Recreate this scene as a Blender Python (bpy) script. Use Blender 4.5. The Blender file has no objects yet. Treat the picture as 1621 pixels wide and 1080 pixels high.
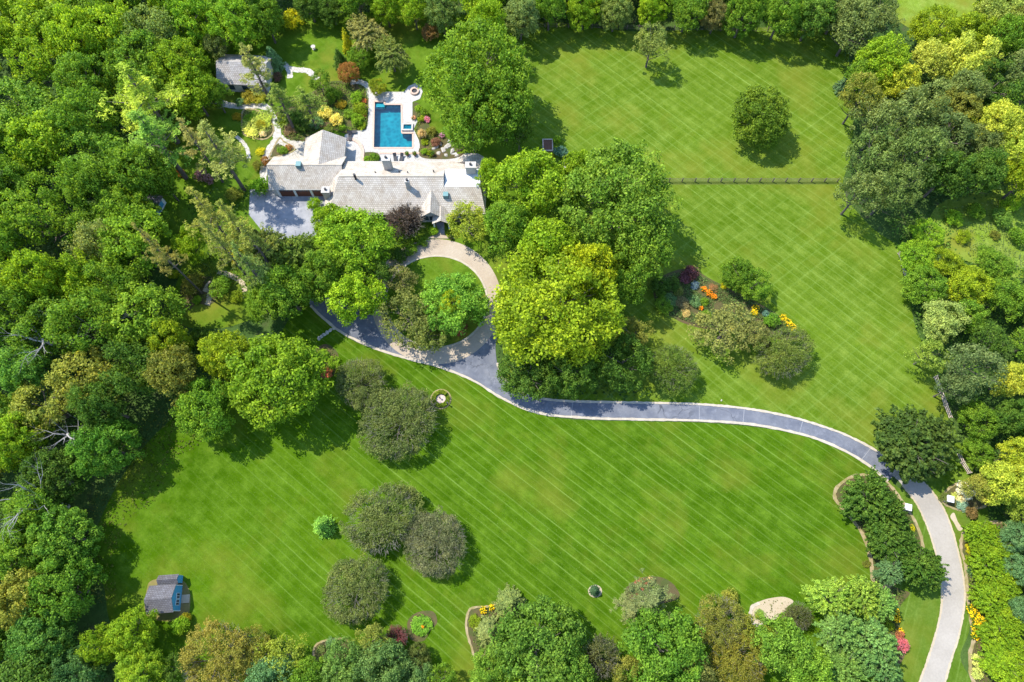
import bpy, bmesh, math, random
import numpy as np
from mathutils import Vector, Matrix, Euler
R_ = math.radians
sc = bpy.context.scene
# ------------------------------------------------------------------ camera, sky, sun, exposure
F = 1080.67; TH = R_(20.8); HC = 120.0          # focal length in photo pixels, tilt from straight down, flying height
cam_d = bpy.data.cameras.new('camera'); cam = bpy.data.objects.new('camera', cam_d)
sc.collection.objects.link(cam); sc.camera = cam
cam_d.lens = 24.0; cam_d.sensor_width = 36.0; cam_d.clip_start = 0.5; cam_d.clip_end = 6000
cam.location = (0, 0, HC); cam.rotation_euler = (TH, 0, 0)
w = bpy.data.worlds.new('World'); sc.world = w; w.use_nodes = True
nt = w.node_tree; bg = nt.nodes['Background']
sky = nt.nodes.new('ShaderNodeTexSky'); sky.sky_type = 'NISHITA'; sky.sun_disc = False
sky.sun_elevation = R_(55); sky.sun_rotation = R_(-58); sky.air_density = 1.0; sky.dust_density = 0.2; sky.ozone_density = 2.0
nt.links.new(sky.outputs[0], bg.inputs[0]); bg.inputs[1].default_value = 0.15
sl = bpy.data.lights.new('sun', 'SUN'); sl.energy = 2.6; sl.angle = R_(0.55); sl.color = (1.0, 0.95, 0.84)
sun = bpy.data.objects.new('sun', sl); sc.collection.objects.link(sun); sun.location = (-60, 40, 150)
sun.rotation_euler = Vector((0.58, -0.37, -1.0)).to_track_quat('-Z', 'Y').to_euler()
sc.view_settings.view_transform = 'Standard'; sc.view_settings.look = 'None'
sc.view_settings.gamma = 1.0; sc.view_settings.use_curve_mapping = False
sc.view_settings.exposure = 1.74
try:
    sc.cycles.max_bounces = 6; sc.cycles.transparent_max_bounces = 6; sc.cycles.diffuse_bounces = 3
    sc.cycles.use_denoising = True
except Exception: pass

def G(px, py, h=0.0):
    xn = (px-810.5)/F; yn = (540-py)/F
    dx, dy, dz = xn, yn*math.cos(TH)+math.sin(TH), yn*math.sin(TH)-math.cos(TH)
    t = (HC-h)/-dz
    return Vector((dx*t, dy*t, h))
def mpp(px, py, h=0.0):                          # metres per photo pixel at that spot
    p = G(px, py, h); return ((HC-h)*math.cos(TH)+p.y*math.sin(TH))/F

# ------------------------------------------------------------------ node helper
class NB:
    def __init__(s, name):
        s.m = bpy.data.materials.new(name); s.m.use_nodes = True; s.t = s.m.node_tree; s.t.nodes.clear()
        s.out = s.t.nodes.new('ShaderNodeOutputMaterial')
    def n(s, ty, **kw):
        x = s.t.nodes.new(ty)
        for k, v in kw.items(): setattr(x, k, v)
        return x
    def put(s, sock, v):
        if isinstance(v, bpy.types.NodeSocket): s.t.links.new(v, sock)
        elif isinstance(v, (tuple, list)) and len(v) == 3 and sock.type == 'RGBA': sock.default_value = (*v, 1)
        else: sock.default_value = v
    def math(s, op, a, b=0.0, c=0.0):
        x = s.n('ShaderNodeMath', operation=op); s.put(x.inputs[0], a); s.put(x.inputs[1], b); s.put(x.inputs[2], c); return x.outputs[0]
    def vmath(s, op, a, b):
        x = s.n('ShaderNodeVectorMath', operation=op); s.put(x.inputs[0], a); s.put(x.inputs[1], b); return x.outputs[0]
    def mix(s, f, a, b, bt='MIX'):
        x = s.n('ShaderNodeMix', data_type='RGBA', blend_type=bt); s.put(x.inputs[0], f); s.put(x.inputs[6], a); s.put(x.inputs[7], b); return x.outputs[2]
    def mr(s, v, a, b, c, d):
        x = s.n('ShaderNodeMapRange'); s.put(x.inputs[0], v)
        for i, q in enumerate((a, b, c, d)): s.put(x.inputs[i+1], q)
        return x.outputs[0]
    def noise(s, sc_, vec=None, det=3.0, rough=0.55, dist=0.0):
        x = s.n('ShaderNodeTexNoise'); x.inputs['Scale'].default_value = sc_; x.inputs['Detail'].default_value = det
        x.inputs['Roughness'].default_value = rough; x.inputs['Distortion'].default_value = dist
        if vec is not None: s.put(x.inputs['Vector'], vec)
        return x.outputs[0]
    def pos(s): return s.n('ShaderNodeNewGeometry').outputs['Position']
    def oc(s): return s.n('ShaderNodeTexCoord').outputs['Object']
    def mapv(s, vec, loc=(0,0,0), rot=(0,0,0), scale=(1,1,1)):
        x = s.n('ShaderNodeMapping'); s.put(x.inputs[0], vec); x.inputs[1].default_value = loc; x.inputs[2].default_value = rot; x.inputs[3].default_value = scale
        return x.outputs[0]
    def bsdf(s, col, rough=0.85, spec=0.25, metal=0.0, bump=None, bs=0.3, bd=0.05):
        x = s.n('ShaderNodeBsdfPrincipled'); s.put(x.inputs['Base Color'], col); s.put(x.inputs['Roughness'], rough)
        x.inputs['Specular IOR Level'].default_value = spec; x.inputs['Metallic'].default_value = metal
        if bump is not None:
            b = s.n('ShaderNodeBump'); b.inputs['Strength'].default_value = bs; b.inputs['Distance'].default_value = bd
            s.put(b.inputs['Height'], bump); s.t.links.new(b.outputs[0], x.inputs['Normal'])
        return x.outputs[0]
    def end(s, sh): s.t.links.new(sh, s.out.inputs[0]); return s.m

def simple(name, col, rough=0.8, var=0.2, sc_=3.0, metal=0.0, spec=0.25, bump=0.0):
    b = NB(name); v = b.oc(); n = b.noise(sc_, v, 5, 0.6)
    f = b.mr(n, 0.25, 0.75, 1-var, 1+var)
    c = b.mix(1.0, col, b.n('ShaderNodeCombineColor').outputs[0], 'MULTIPLY')
    cc = c.node; comb = cc.inputs[7].links[0].from_node
    for i in range(3): b.put(comb.inputs[i], f)
    return b.end(b.bsdf(c, rough, spec, metal, n if bump else None, bump))

def foliage(name, trans=0.46, patch=0.22, gloss=0.12, huey=0.45):
    b = NB(name)
    oi = b.n('ShaderNodeObjectInfo'); geo = b.n('ShaderNodeNewGeometry')
    ri = geo.outputs['Random Per Island']; col = oi.outputs['Color']
    vs = b.vmath('ADD', b.oc(), b.vmath('MULTIPLY', oi.outputs['Location'], (0.37, 0.61, 0.2)))
    n1 = b.noise(patch, vs, 3, 0.6)
    n2 = b.noise(1.1, vs, 2, 0.5)
    val = b.math('MULTIPLY', b.mr(ri, 0, 1, 0.5, 1.45), b.mr(n1, 0.3, 0.7, 0.78, 1.22))
    val = b.math('MULTIPLY', val, b.mr(n2, 0.3, 0.7, 0.82, 1.18))
    h = b.n('ShaderNodeHueSaturation'); b.put(h.inputs['Color'], col); b.put(h.inputs['Value'], val)
    b.put(h.inputs['Hue'], b.mr(b.math('ADD', n1, b.math('MULTIPLY', ri, 0.3)), 0.35, 0.95, 0.522, 0.474))
    n3 = b.noise(0.55, vs, 3, 0.6)
    c = b.mix(b.mr(n3, 0.6, 0.75, 0, 0.4), h.outputs[0], b.mix(1.0, h.outputs[0], (1.5, 1.15, 0.8), 'MULTIPLY'))
    p = b.bsdf(c, 0.55, gloss)
    tr = b.n('ShaderNodeBsdfTranslucent'); b.put(tr.inputs[0], b.mix(1.0, c, (1.35, 1.25, 0.7), 'MULTIPLY'))
    mx = b.n('ShaderNodeMixShader'); mx.inputs[0].default_value = trans
    b.t.links.new(p, mx.inputs[1]); b.t.links.new(tr.outputs[0], mx.inputs[2])
    return b.end(mx.outputs[0])

M = {}
M['leaf'] = foliage('leaf_foliage'); M['needle'] = foliage('needle_foliage', 0.3, 0.3, 0.1)
M['bark'] = simple('bark', (0.11, 0.09, 0.075), 0.9, 0.35, 2.0, bump=0.3)
M['twig'] = simple('grey_twig', (0.15, 0.135, 0.11), 0.9, 0.3, 2.0)
M['deadwood'] = simple('bleached_wood', (0.28, 0.255, 0.235), 0.85, 0.25, 2.0)
M['white'] = simple('white_paint', (0.62, 0.62, 0.6), 0.6, 0.06)
M['cream'] = simple('cream_wall', (0.42, 0.4, 0.36), 0.8, 0.1)
M['chim'] = simple('chimney_stone', (0.38, 0.35, 0.31), 0.9, 0.2, 3.0)
M['dark'] = simple('dark_metal', (0.03, 0.03, 0.035), 0.5, 0.2)
M['glass'] = simple('window_glass', (0.03, 0.05, 0.07), 0.08, 0.1, spec=0.6)
M['door'] = simple('garage_door_wood', (0.13, 0.05, 0.03), 0.6, 0.2, 4.0)
M['copper'] = simple('verdigris', (0.12, 0.22, 0.22), 0.6, 0.15)
M['membrane'] = simple('white_roof_membrane', (0.44, 0.45, 0.46), 0.7, 0.06, 0.5)
M['brickred'] = simple('red_brick', (0.44, 0.31, 0.24), 0.85, 0.25, 5.0)
M['rail'] = simple('weathered_rail', (0.13, 0.10, 0.08), 0.9, 0.3, 1.0)
M['palerail'] = simple('pale_split_rail', (0.42, 0.34, 0.29), 0.9, 0.3, 1.0)
M['kerb'] = simple('kerb_stone', (0.36, 0.31, 0.24), 0.85, 0.2, 1.3, bump=0.2)
M['rock'] = simple('rock', (0.34, 0.31, 0.27), 0.9, 0.3, 2.0, bump=0.6)
M['shedwall'] = simple('blue_shed_wall', (0.07, 0.27, 0.42), 0.7, 0.12, 2.0)
M['planter'] = simple('planter_clay', (0.25, 0.12, 0.08), 0.8, 0.2)

def ground_mat():
    b = NB('forest_floor'); p = b.pos()
    n = b.noise(0.09, p, 5, 0.6); n2 = b.noise(1.2, p, 4, 0.7); n3 = b.noise(0.35, p, 3)
    c = b.mix(b.mr(n, 0.4, 0.6, 0, 1), (0.035, 0.075, 0.014), (0.06, 0.1, 0.02))
    c = b.mix(b.mr(n3, 0.55, 0.72, 0, 0.75), c, (0.075, 0.06, 0.035))
    c = b.mix(b.mr(n2, 0.3, 0.7, 0, 0.7), c, (0.03, 0.06, 0.012))
    return b.end(b.bsdf(c, 0.95, 0.1, bump=n2, bs=0.8, bd=0.3))
M['ground'] = ground_mat()

def lawn_mat(name, base, light, dark, d1, w1, s1, d2=None, w2=2.0, s2=0.0, yellow=0.45, patch=0.05, fade=False):
    b = NB(name); p = b.pos()
    warp = b.math('MULTIPLY', b.math('SUBTRACT', b.noise(0.035, p, 2), 0.5), 1.0)
    nlow = b.noise(patch, p, 4, 0.6, 0.6); nmid = b.noise(0.33, p, 4, 0.65); nhi = b.noise(3.4, p, 4, 0.8); nh2 = b.noise(0.9, p, 3, 0.6)
    c = b.mix(b.mr(nlow, 0.35, 0.65, 0, 1), dark, base)
    c = b.mix(b.mr(nmid, 0.4, 0.68, 0, 0.75), c, light)
    c = b.mix(b.mr(nh2, 0.48, 0.72, 0, 0.5), c, dark)
    def lines(d, wd, c, st):
        if fade:
            sx_ = b.n('ShaderNodeSeparateXYZ'); b.put(sx_.inputs[0], p); st = b.math('MULTIPLY', b.mr(sx_.outputs[0], -58, -22, 0.15, 1.0), st)
        ang = math.atan2(d.y, d.x)
        r = b.mapv(p, rot=(0, 0, -ang)); sep = b.n('ShaderNodeSeparateXYZ'); b.put(sep.inputs[0], r)
        u = b.math('DIVIDE', b.math('ADD', sep.outputs[1], warp), wd)
        idx = b.math('FLOOR', u); fr = b.math('FRACT', u)
        wn = b.n('ShaderNodeTexWhiteNoise', noise_dimensions='1D'); b.put(wn.inputs['W'], idx)
        st_v = b.mapv(r, scale=(0.045, 0.55, 1)); nst = b.noise(1.0, st_v, 4, 0.6)
        st_w = b.mapv(r, scale=(0.3, 2.6, 1)); nsw = b.noise(1.0, st_w, 3, 0.6)
        c = b.mix(b.math('MULTIPLY', b.mr(nsw, 0.45, 0.7, 0, 0.55), st), c, light)
        line = b.mr(b.math('ABSOLUTE', b.math('SUBTRACT', fr, 0.5)), 0.36, 0.48, 0.0, 1.0)
        line = b.math('POWER', line, 1.6)
        mask = b.math('MULTIPLY', b.mr(nst, 0.36, 0.62, 0.12, 1.0), b.mr(wn.outputs[0], 0, 1, 0.35, 1.0))
        c = b.mix(b.math('MULTIPLY', b.math('MULTIPLY', line, mask), st), c, b.mix(0.8, light, (0.21, 0.30, 0.075)))
        band = b.mr(b.math('PINGPONG', b.math('ADD', u, wn.outputs[0]), 1.0), 0.3, 0.7, 0, 0.5)
        return b.mix(b.math('MULTIPLY', band, st), c, dark)
    c = lines(d1, w1, c, s1)
    if d2 is not None: c = lines(d2, w2, c, s2)
    c = b.mix(b.mr(nhi, 0.42, 0.6, 0.0, 0.75), c, b.mix(1.0, c, (0.6, 0.68, 0.5), 'MULTIPLY'))
    c = b.mix(b.mr(nhi, 0.58, 0.7, 0.0, 0.6), c, (0.17, 0.24, 0.05))
    c = b.mix(b.math('MULTIPLY', b.mr(b.noise(0.06, b.mapv(p, loc=(31, 7, 0)), 4, 0.65), 0.5, 0.7, 0, 1), yellow), c, (0.15, 0.15, 0.02))
    return b.end(b.bsdf(c, 0.95, 0.0, bump=nh2, bs=0.45, bd=0.1))
dlow = G(1110, 940)-G(942, 810); dup = G(1120, 212)-G(1027, 145); dup2 = G(1250, 362)-G(1292, 330)
M['lawn_low'] = lawn_mat('south_lawn_grass', (0.057, 0.114, 0.003), (0.1, 0.172, 0.014), (0.031, 0.076, 0.0015), dlow, 1.28, 0.8, fade=True)
M['lawn_up'] = lawn_mat('paddock_grass', (0.09, 0.148, 0.009), (0.155, 0.212, 0.032), (0.056, 0.104, 0.004), dup, 1.5, 0.85, dup2, 2.4, 0.34, yellow=0.5)
M['lawn_gd'] = lawn_mat('garden_grass', (0.08, 0.14, 0.008), (0.12, 0.19, 0.02), (0.05, 0.1, 0.006), dup, 1.5, 0.2, yellow=0.8, patch=0.15)
M['meadow'] = lawn_mat('meadow_grass', (0.15, 0.23, 0.02), (0.22, 0.29, 0.06), (0.12, 0.16, 0.02), dup, 3.1, 0.0, yellow=1.0, patch=0.2)

def stony(name, c1, c2, sc_=2.0, vor=0.0, joint=(0.1, 0.09, 0.07), rough=0.85, patch=0.15, crack=0.0):
    b = NB(name); p = b.pos(); n = b.noise(sc_, p, 5, 0.7); n2 = b.noise(patch, p, 4, 0.6)
    c = b.mix(b.mr(n2, 0.35, 0.65, 0, 1), c1, c2)
    c = b.mix(b.mr(n, 0.3, 0.7, 0, 0.4), c, b.mix(1.0, c, (0.6, 0.6, 0.6), 'MULTIPLY'))
    if vor:
        v = b.n('ShaderNodeTexVoronoi', feature='DISTANCE_TO_EDGE'); v.inputs['Scale'].default_value = vor; b.put(v.inputs['Vector'], p)
        c = b.mix(b.mr(v.outputs[0], 0.0, 0.08, 0.75, 0.0), c, joint)
    if crack:
        v = b.n('ShaderNodeTexVoronoi', feature='DISTANCE_TO_EDGE'); v.inputs['Scale'].default_value = crack
        wv = b.n('ShaderNodeTexNoise'); wv.inputs['Scale'].default_value = 0.6; b.put(wv.inputs['Vector'], p)
        b.put(v.inputs['Vector'], b.vmath('ADD', p, b.vmath('MULTIPLY', wv.outputs[1], (3.0, 3.0, 0)))); msk = b.mr(b.noise(0.12, p, 2), 0.45, 0.6, 0, 0.8)
        c = b.mix(b.math('MULTIPLY', b.mr(v.outputs[0], 0.006, 0.016, 1, 0), msk), c, tuple(q*0.45 for q in c1))
        c = b.mix(b.mr(b.noise(0.5, b.mapv(p, loc=(9, 3, 0)), 5, 0.7), 0.55, 0.7, 0, 0.4), c, tuple(min(1, q*1.5) for q in c2))
    return b.end(b.bsdf(c, rough, 0.1, bump=n, bs=0.25))
M['asphalt'] = stony('asphalt', (0.1, 0.108, 0.132), (0.155, 0.16, 0.18), 1.2, patch=0.35, crack=0.22)
M['court'] = stony('court_asphalt', (0.2, 0.205, 0.225), (0.31, 0.305, 0.315), 1.0, patch=0.3, crack=0.3)
M['chip'] = stony('chip_seal_drive', (0.28, 0.25, 0.21), (0.34, 0.305, 0.26), 3.0)
M['aggregate'] = stony('aggregate_drive', (0.33, 0.26, 0.19), (0.38, 0.32, 0.25), 2.5)
M['flag'] = stony('flagstone', (0.4, 0.365, 0.31), (0.46, 0.44, 0.4), 2.0, 1.1, (0.2, 0.18, 0.13))
M['deck'] = stony('pool_deck_stone', (0.38, 0.355, 0.32), (0.45, 0.44, 0.42), 2.0, 1.6, (0.28, 0.24, 0.2))
M['mulch'] = stony('mulch', (0.1, 0.07, 0.035), (0.06, 0.075, 0.02), 2.5, patch=0.5)
M['sand'] = stony('sand', (0.36, 0.29, 0.19), (0.42, 0.35, 0.25), 3.0)
M['worn'] = stony('worn_grass', (0.2, 0.15, 0.06), (0.14, 0.14, 0.03), 2.0, patch=0.4)
M['fgrass'] = stony('unmown_grass', (0.1, 0.125, 0.02), (0.07, 0.1, 0.012), 2.5, patch=0.3)
M['edging'] = stony('bed_edging', (0.32, 0.25, 0.15), (0.2, 0.17, 0.06), 2.5, patch=0.9)

def shingle(name, c1, c2, swap=False, row=0.32):
    b = NB(name); p = b.oc()
    if swap: p = b.mapv(p, rot=(0, 0, R_(90)))
    br = b.n('ShaderNodeTexBrick'); b.put(br.inputs['Vector'], p)
    br.inputs['Color1'].default_value = (*c1, 1); br.inputs['Color2'].default_value = (*c2, 1)
    br.inputs['Mortar'].default_value = (c1[0]*0.5, c1[1]*0.48, c1[2]*0.46, 1); br.inputs['Scale'].default_value = 1.0
    br.inputs['Mortar Size'].default_value = 0.035; br.inputs['Brick Width'].default_value = 0.42; br.inputs['Row Height'].default_value = row
    br.inputs['Bias'].default_value = 0.1; br.inputs['Mortar Smooth'].default_value = 0.2
    n = b.noise(0.5, p, 5, 0.65); n2 = b.noise(3.5, p, 3, 0.7)
    c = b.mix(b.mr(n, 0.42, 0.66, 0.0, 0.8), br.outputs[0], b.mix(1.0, br.outputs[0], (0.76, 0.70, 0.63), 'MULTIPLY'))
    c = b.mix(b.mr(n2, 0.5, 0.7, 0.0, 0.35), c, b.mix(1.0, c, (0.65, 0.65, 0.65), 'MULTIPLY'))
    return b.end(b.bsdf(c, 0.85, 0.15, bump=br.outputs['Fac'], bs=0.3, bd=-0.03))
M['shx'] = shingle('cedar_shingles', (0.53, 0.48, 0.41), (0.42, 0.375, 0.32))
M['shy'] = shingle('cedar_shingles_turned', (0.51, 0.46, 0.395), (0.4, 0.36, 0.31), True)
M['shs'] = shingle('brown_shingles', (0.15, 0.145, 0.155), (0.11, 0.105, 0.115), False, 0.28)
M['shc'] = shingle('grey_shingles', (0.42, 0.4, 0.385), (0.32, 0.3, 0.29))

def water_mat():
    b = NB('pool_water'); p = b.pos()
    tr = b.n('ShaderNodeBsdfTransparent'); tr.inputs[0].default_value = (0.3, 0.8, 0.84, 1)
    gl = b.n('ShaderNodeBsdfGlossy'); gl.inputs['Roughness'].default_value = 0.05
    bu = b.n('ShaderNodeBump'); bu.inputs['Strength'].default_value = 0.15; bu.inputs['Distance'].default_value = 0.05
    b.put(bu.inputs['Height'], b.noise(1.5, p, 3)); b.t.links.new(bu.outputs[0], gl.inputs['Normal'])
    fr = b.n('ShaderNodeFresnel'); fr.inputs[0].default_value = 1.33
    mx = b.n('ShaderNodeMixShader'); b.t.links.new(fr.outputs[0], mx.inputs[0]); b.t.links.new(tr.outputs[0], mx.inputs[1]); b.t.links.new(gl.outputs[0], mx.inputs[2])
    return b.end(mx.outputs[0])
M['water'] = water_mat()
def basin_mat():
    b = NB('pool_plaster_caustics'); p = b.pos()
    v = b.n('ShaderNodeTexVoronoi', feature='SMOOTH_F1'); v.inputs['Scale'].default_value = 1.3
    b.put(v.inputs['Vector'], b.vmath('ADD', p, b.n('ShaderNodeTexNoise').outputs[1]))
    c = b.mix(b.mr(v.outputs[0], 0.2, 0.8, 0, 1), (0.035, 0.17, 0.22), (0.075, 0.29, 0.33))  # pale web paints rippling light into the plaster colour
    return b.end(b.bsdf(c, 0.8, 0.1))
M['basin'] = basin_mat(); M['step'] = simple('pool_step', (0.2, 0.32, 0.36), 0.8, 0.1)

# ------------------------------------------------------------------ object helpers
C = sc.collection
def tag(o, label=None, cat=None, group=None, kind=None):
    if label: o['label'] = label
    if cat: o['category'] = cat
    if group: o['group'] = group
    if kind: o['kind'] = kind
    return o
def empty(name, loc, label, cat, group=None, rz=0.0, scale=(1, 1, 1)):
    o = bpy.data.objects.new(name, None); C.objects.link(o); o.empty_display_size = 0.3
    o.location = loc; o.rotation_euler = (0, 0, rz); o.scale = scale
    if label and len(label.split()) > 16: print('LONG', label)
    return tag(o, label, cat, group)
def link(name, me, parent=None, col=None, mat=None):
    o = bpy.data.objects.new(name, me); C.objects.link(o)
    if parent: o.parent = parent
    if col: o.color = (*col, 1)
    return o
def mesh_np(name, V, nface, k, mat):
    me = bpy.data.meshes.new(name); V = np.ascontiguousarray(V, dtype=np.float32)
    me.vertices.add(len(V)); me.vertices.foreach_set('co', V.ravel())
    me.loops.add(nface*k); me.loops.foreach_set('vertex_index', np.arange(nface*k, dtype=np.int32))
    me.polygons.add(nface); me.polygons.foreach_set('loop_start', np.arange(0, nface*k, k, dtype=np.int32))
    me.update(calc_edges=True); me.validate(); me.materials.append(mat); return me
def bm_obj(name, bm, mat, parent=None, smooth=False):
    me = bpy.data.meshes.new(name); bmesh.ops.recalc_face_normals(bm, faces=bm.faces); bm.to_mesh(me); bm.free()
    me.materials.append(mat)
    if smooth:
        for p in me.polygons: p.use_smooth = True
    return link(name, me, parent)
def box(bm, x0, x1, y0, y1, z0, z1, rz=0, piv=None):
    v = [bm.verts.new((x, y, z)) for z in (z0, z1) for x, y in ((x0, y0), (x1, y0), (x1, y1), (x0, y1))]
    for f in ((3, 2, 1, 0), (4, 5, 6, 7), (0, 1, 5, 4), (1, 2, 6, 5), (2, 3, 7, 6), (3, 0, 4, 7)): bm.faces.new([v[i] for i in f])
    if rz: bmesh.ops.rotate(bm, verts=v, cent=piv or ((x0+x1)/2, (y0+y1)/2, 0), matrix=Matrix.Rotation(rz, 3, 'Z'))
    return v
def boxobj(name, dims, mat, parent=None, rz=0):
    bm = bmesh.new(); box(bm, *dims, rz=rz); return bm_obj(name, bm, mat, parent)
def slab(bm, pts, t=0.18):
    a = [bm.verts.new(p) for p in pts]; b_ = [bm.verts.new((p[0], p[1], p[2]-t)) for p in pts]
    bm.faces.new(a); bm.faces.new(b_[::-1]); n = len(pts)
    for i in range(n): bm.faces.new((a[i], b_[i], b_[(i+1) % n], a[(i+1) % n]))
def tube(bm, pts, rads, k=6):
    rings = []
    for i, p in enumerate(pts):
        p = Vector(p); d = (Vector(pts[min(i+1, len(pts)-1)])-Vector(pts[max(i-1, 0)])).normalized()
        a = d.orthogonal().normalized(); c = d.cross(a)
        if i and rings:
            pa = prev_a - d*prev_a.dot(d)
            if pa.length > 1e-4: a = pa.normalized(); c = d.cross(a)
        prev_a = a
        rings.append([bm.verts.new(p+(a*math.cos(2*math.pi*j/k)+c*math.sin(2*math.pi*j/k))*rads[i]) for j in range(k)])
    for r0, r1 in zip(rings, rings[1:]):
        for j in range(k): bm.faces.new((r0[j], r0[(j+1) % k], r1[(j+1) % k], r1[j]))
    bm.faces.new(rings[0][::-1]); bm.faces.new(rings[-1])
def cyl(bm, x, y, z0, z1, r, r2=None, k=14):
    tube(bm, [(x, y, z0), (x, y, z1)], [r, r if r2 is None else r2], k)
def catmull(P, n=6, closed=False):
    out = []; N = len(P); rng = range(N) if closed else range(N-1)
    for i in rng:
        g = (lambda j: P[j % N]) if closed else (lambda j: P[max(0, min(N-1, j))])
        p0, p1, p2, p3 = g(i-1), g(i), g(i+1), g(i+2)
        for k in range(n):
            t = k/n
            out.append(0.5*((2*p1)+(p2-p0)*t+(2*p0-5*p1+4*p2-p3)*t*t+(3*p1-p0-3*p2+p3)*t**3))
    if not closed: out.append(P[-1])
    return out
def GP(L, z=0): return [G(x, y, 0)+Vector((0, 0, z)) for x, y in L]
def poly(name, pts, z, mat, holes=(), kind='structure', thick=0.0, parent=None):
    bm = bmesh.new(); es = []
    for loop in (pts, *holes):
        vs = [bm.verts.new((p[0], p[1], z)) for p in loop]
        es += [bm.edges.new((vs[i], vs[(i+1) % len(vs)])) for i in range(len(vs))]
    bmesh.ops.triangle_fill(bm, use_beauty=True, use_dissolve=False, edges=es)
    for f in bm.faces:
        if f.normal.z < 0: f.normal_flip()
    if thick:
        r = bmesh.ops.extrude_face_region(bm, geom=bm.faces[:])
        for v in r['geom']:
            if isinstance(v, bmesh.types.BMVert): v.co.z -= thick
    o = bm_obj(name, bm, mat, parent)
    if kind and not parent: o['kind'] = kind
    return o
def sheet(name, px, z, mat, smooth=True, n=6, **kw):
    P = GP(px); P = catmull(P, n, True) if smooth else P
    return poly(name, P, z, mat, **kw)
def resample(P, n):
    d = [0]
    for a, b_ in zip(P, P[1:]): d.append(d[-1]+(b_-a).length)
    out = []; j = 0
    for i in range(n):
        s = d[-1]*i/(n-1)
        while j < len(P)-2 and d[j+1] < s: j += 1
        t = (s-d[j])/max(1e-6, d[j+1]-d[j]); out.append(P[j].lerp(P[j+1], t))
    return out
def ribbon(name, L, Rr, z, mat, n=90):
    a = resample(catmull(GP(L), 8), n); b_ = resample(catmull(GP(Rr), 8), n)
    bm = bmesh.new()
    va = [bm.verts.new((p.x, p.y, z)) for p in a]; vb = [bm.verts.new((p.x, p.y, z)) for p in b_]
    for i in range(n-1): bm.faces.new((va[i], vb[i], vb[i+1], va[i+1]))
    return tag(bm_obj(name, bm, mat), kind='structure')
def strip(name, P, width, z0, z1, mat, closed=False, kind='structure', parent=None, jit=0.0, seed=1):
    rr = random.Random(seed); N = len(P); bm = bmesh.new(); rows = []
    for i in range(N):
        a, b_ = (P[(i-1) % N], P[(i+1) % N]) if closed else (P[max(0, i-1)], P[min(N-1, i+1)])
        t = (b_-a); t.z = 0; t.normalize(); nn = Vector((-t.y, t.x, 0))
        w2 = width/2*(1+rr.uniform(-jit, jit)); p = P[i]+nn*rr.uniform(-jit, jit)*width*0.3
        rows.append([bm.verts.new((*(p+nn*s*w2).xy, z)) for s, z in ((1, z0), (1, z1), (-1, z1), (-1, z0))])
    for i in range(N if closed else N-1):
        r0, r1 = rows[i], rows[(i+1) % N]
        for j in range(3): bm.faces.new((r0[j], r0[j+1], r1[j+1], r1[j]))
    if not closed: bm.faces.new(rows[0]); bm.faces.new(rows[-1][::-1])
    o = bm_obj(name, bm, mat, parent)
    if kind and not parent: o['kind'] = kind
    return o

# ------------------------------------------------------------------ ground, lawns, drive
pool_px = [(592, 161), (609, 161), (609, 165.5), (636, 165.5), (636.5, 211), (654, 211), (654, 235), (590.5, 235)]
pool_w = GP(pool_px)
from math import pi
S = 2500
poly('ground', [Vector((-S, -S, 0)), Vector((S, -S, 0)), Vector((S, S, 0)), Vector((-S, S, 0))], 0, M['ground'], holes=[pool_w])
sheet('south_lawn', [(486, 470), (545, 531), (600, 555), (680, 579), (720, 590), (760, 609), (800, 634), (840, 652), (900, 664), (1000, 667), (1100, 669), (1200, 677), (1280, 692), (1340, 717), (1400, 752),
    (1440, 830), (1440, 930), (1420, 1010), (1350, 1100), (900, 1120), (330, 1110), (190, 1010), (165, 930), (150, 850), (210, 730), (300, 640), (420, 560)], 0.02, M['lawn_low'])
sheet('paddock_lawn', [(770, 40), (1000, 50), (1180, 44), (1325, 50), (1345, 120), (1350, 230), (1335, 300), (1380, 360), (1425, 395), (1437, 450), (1450, 520), (1484, 590), (1515, 690), (1540, 760), (1460, 760),
    (1400, 722), (1340, 692), (1270, 667), (1200, 653), (1100, 642), (1000, 638), (900, 638), (840, 625), (800, 590), (800, 400), (820, 250)], 0.02, M['lawn_up'])
sheet('garden_lawn', [(270, 60), (400, 30), (700, 20), (800, 60), (840, 200), (830, 320), (790, 480), (792, 540), (700, 572), (600, 548), (540, 520), (480, 480), (350, 520), (270, 500), (290, 400), (230, 380), (215, 300), (270, 200)],
    0.03, M['lawn_gd'], holes=[pool_w])
sheet('meadow', [(1480, 330), (1520, 310), (1640, 290), (1680, 400), (1620, 440), (1550, 420), (1500, 400), (1470, 370)], 0.02, M['meadow'])
sheet('clearing', [(1395, -30), (1560, -50), (1545, 15), (1500, 45), (1455, 50), (1415, 25)], 0.025, M['meadow'])
sheet('verge', [(1405, 760), (1430, 775), (1500, 760), (1560, 800), (1560, 850), (1530, 860), (1526, 900), (1535, 990), (1520, 1040), (1535, 1090), (1440, 1100), (1420, 1010), (1420, 940), (1400, 930), (1400, 840)], 0.03,
    lawn_mat('verge_grass', (0.075, 0.125, 0.012), (0.115, 0.17, 0.03), (0.05, 0.1, 0.006), G(1440, 1080)-G(1480, 900), 1.6, 0.35, yellow=0.6))
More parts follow.
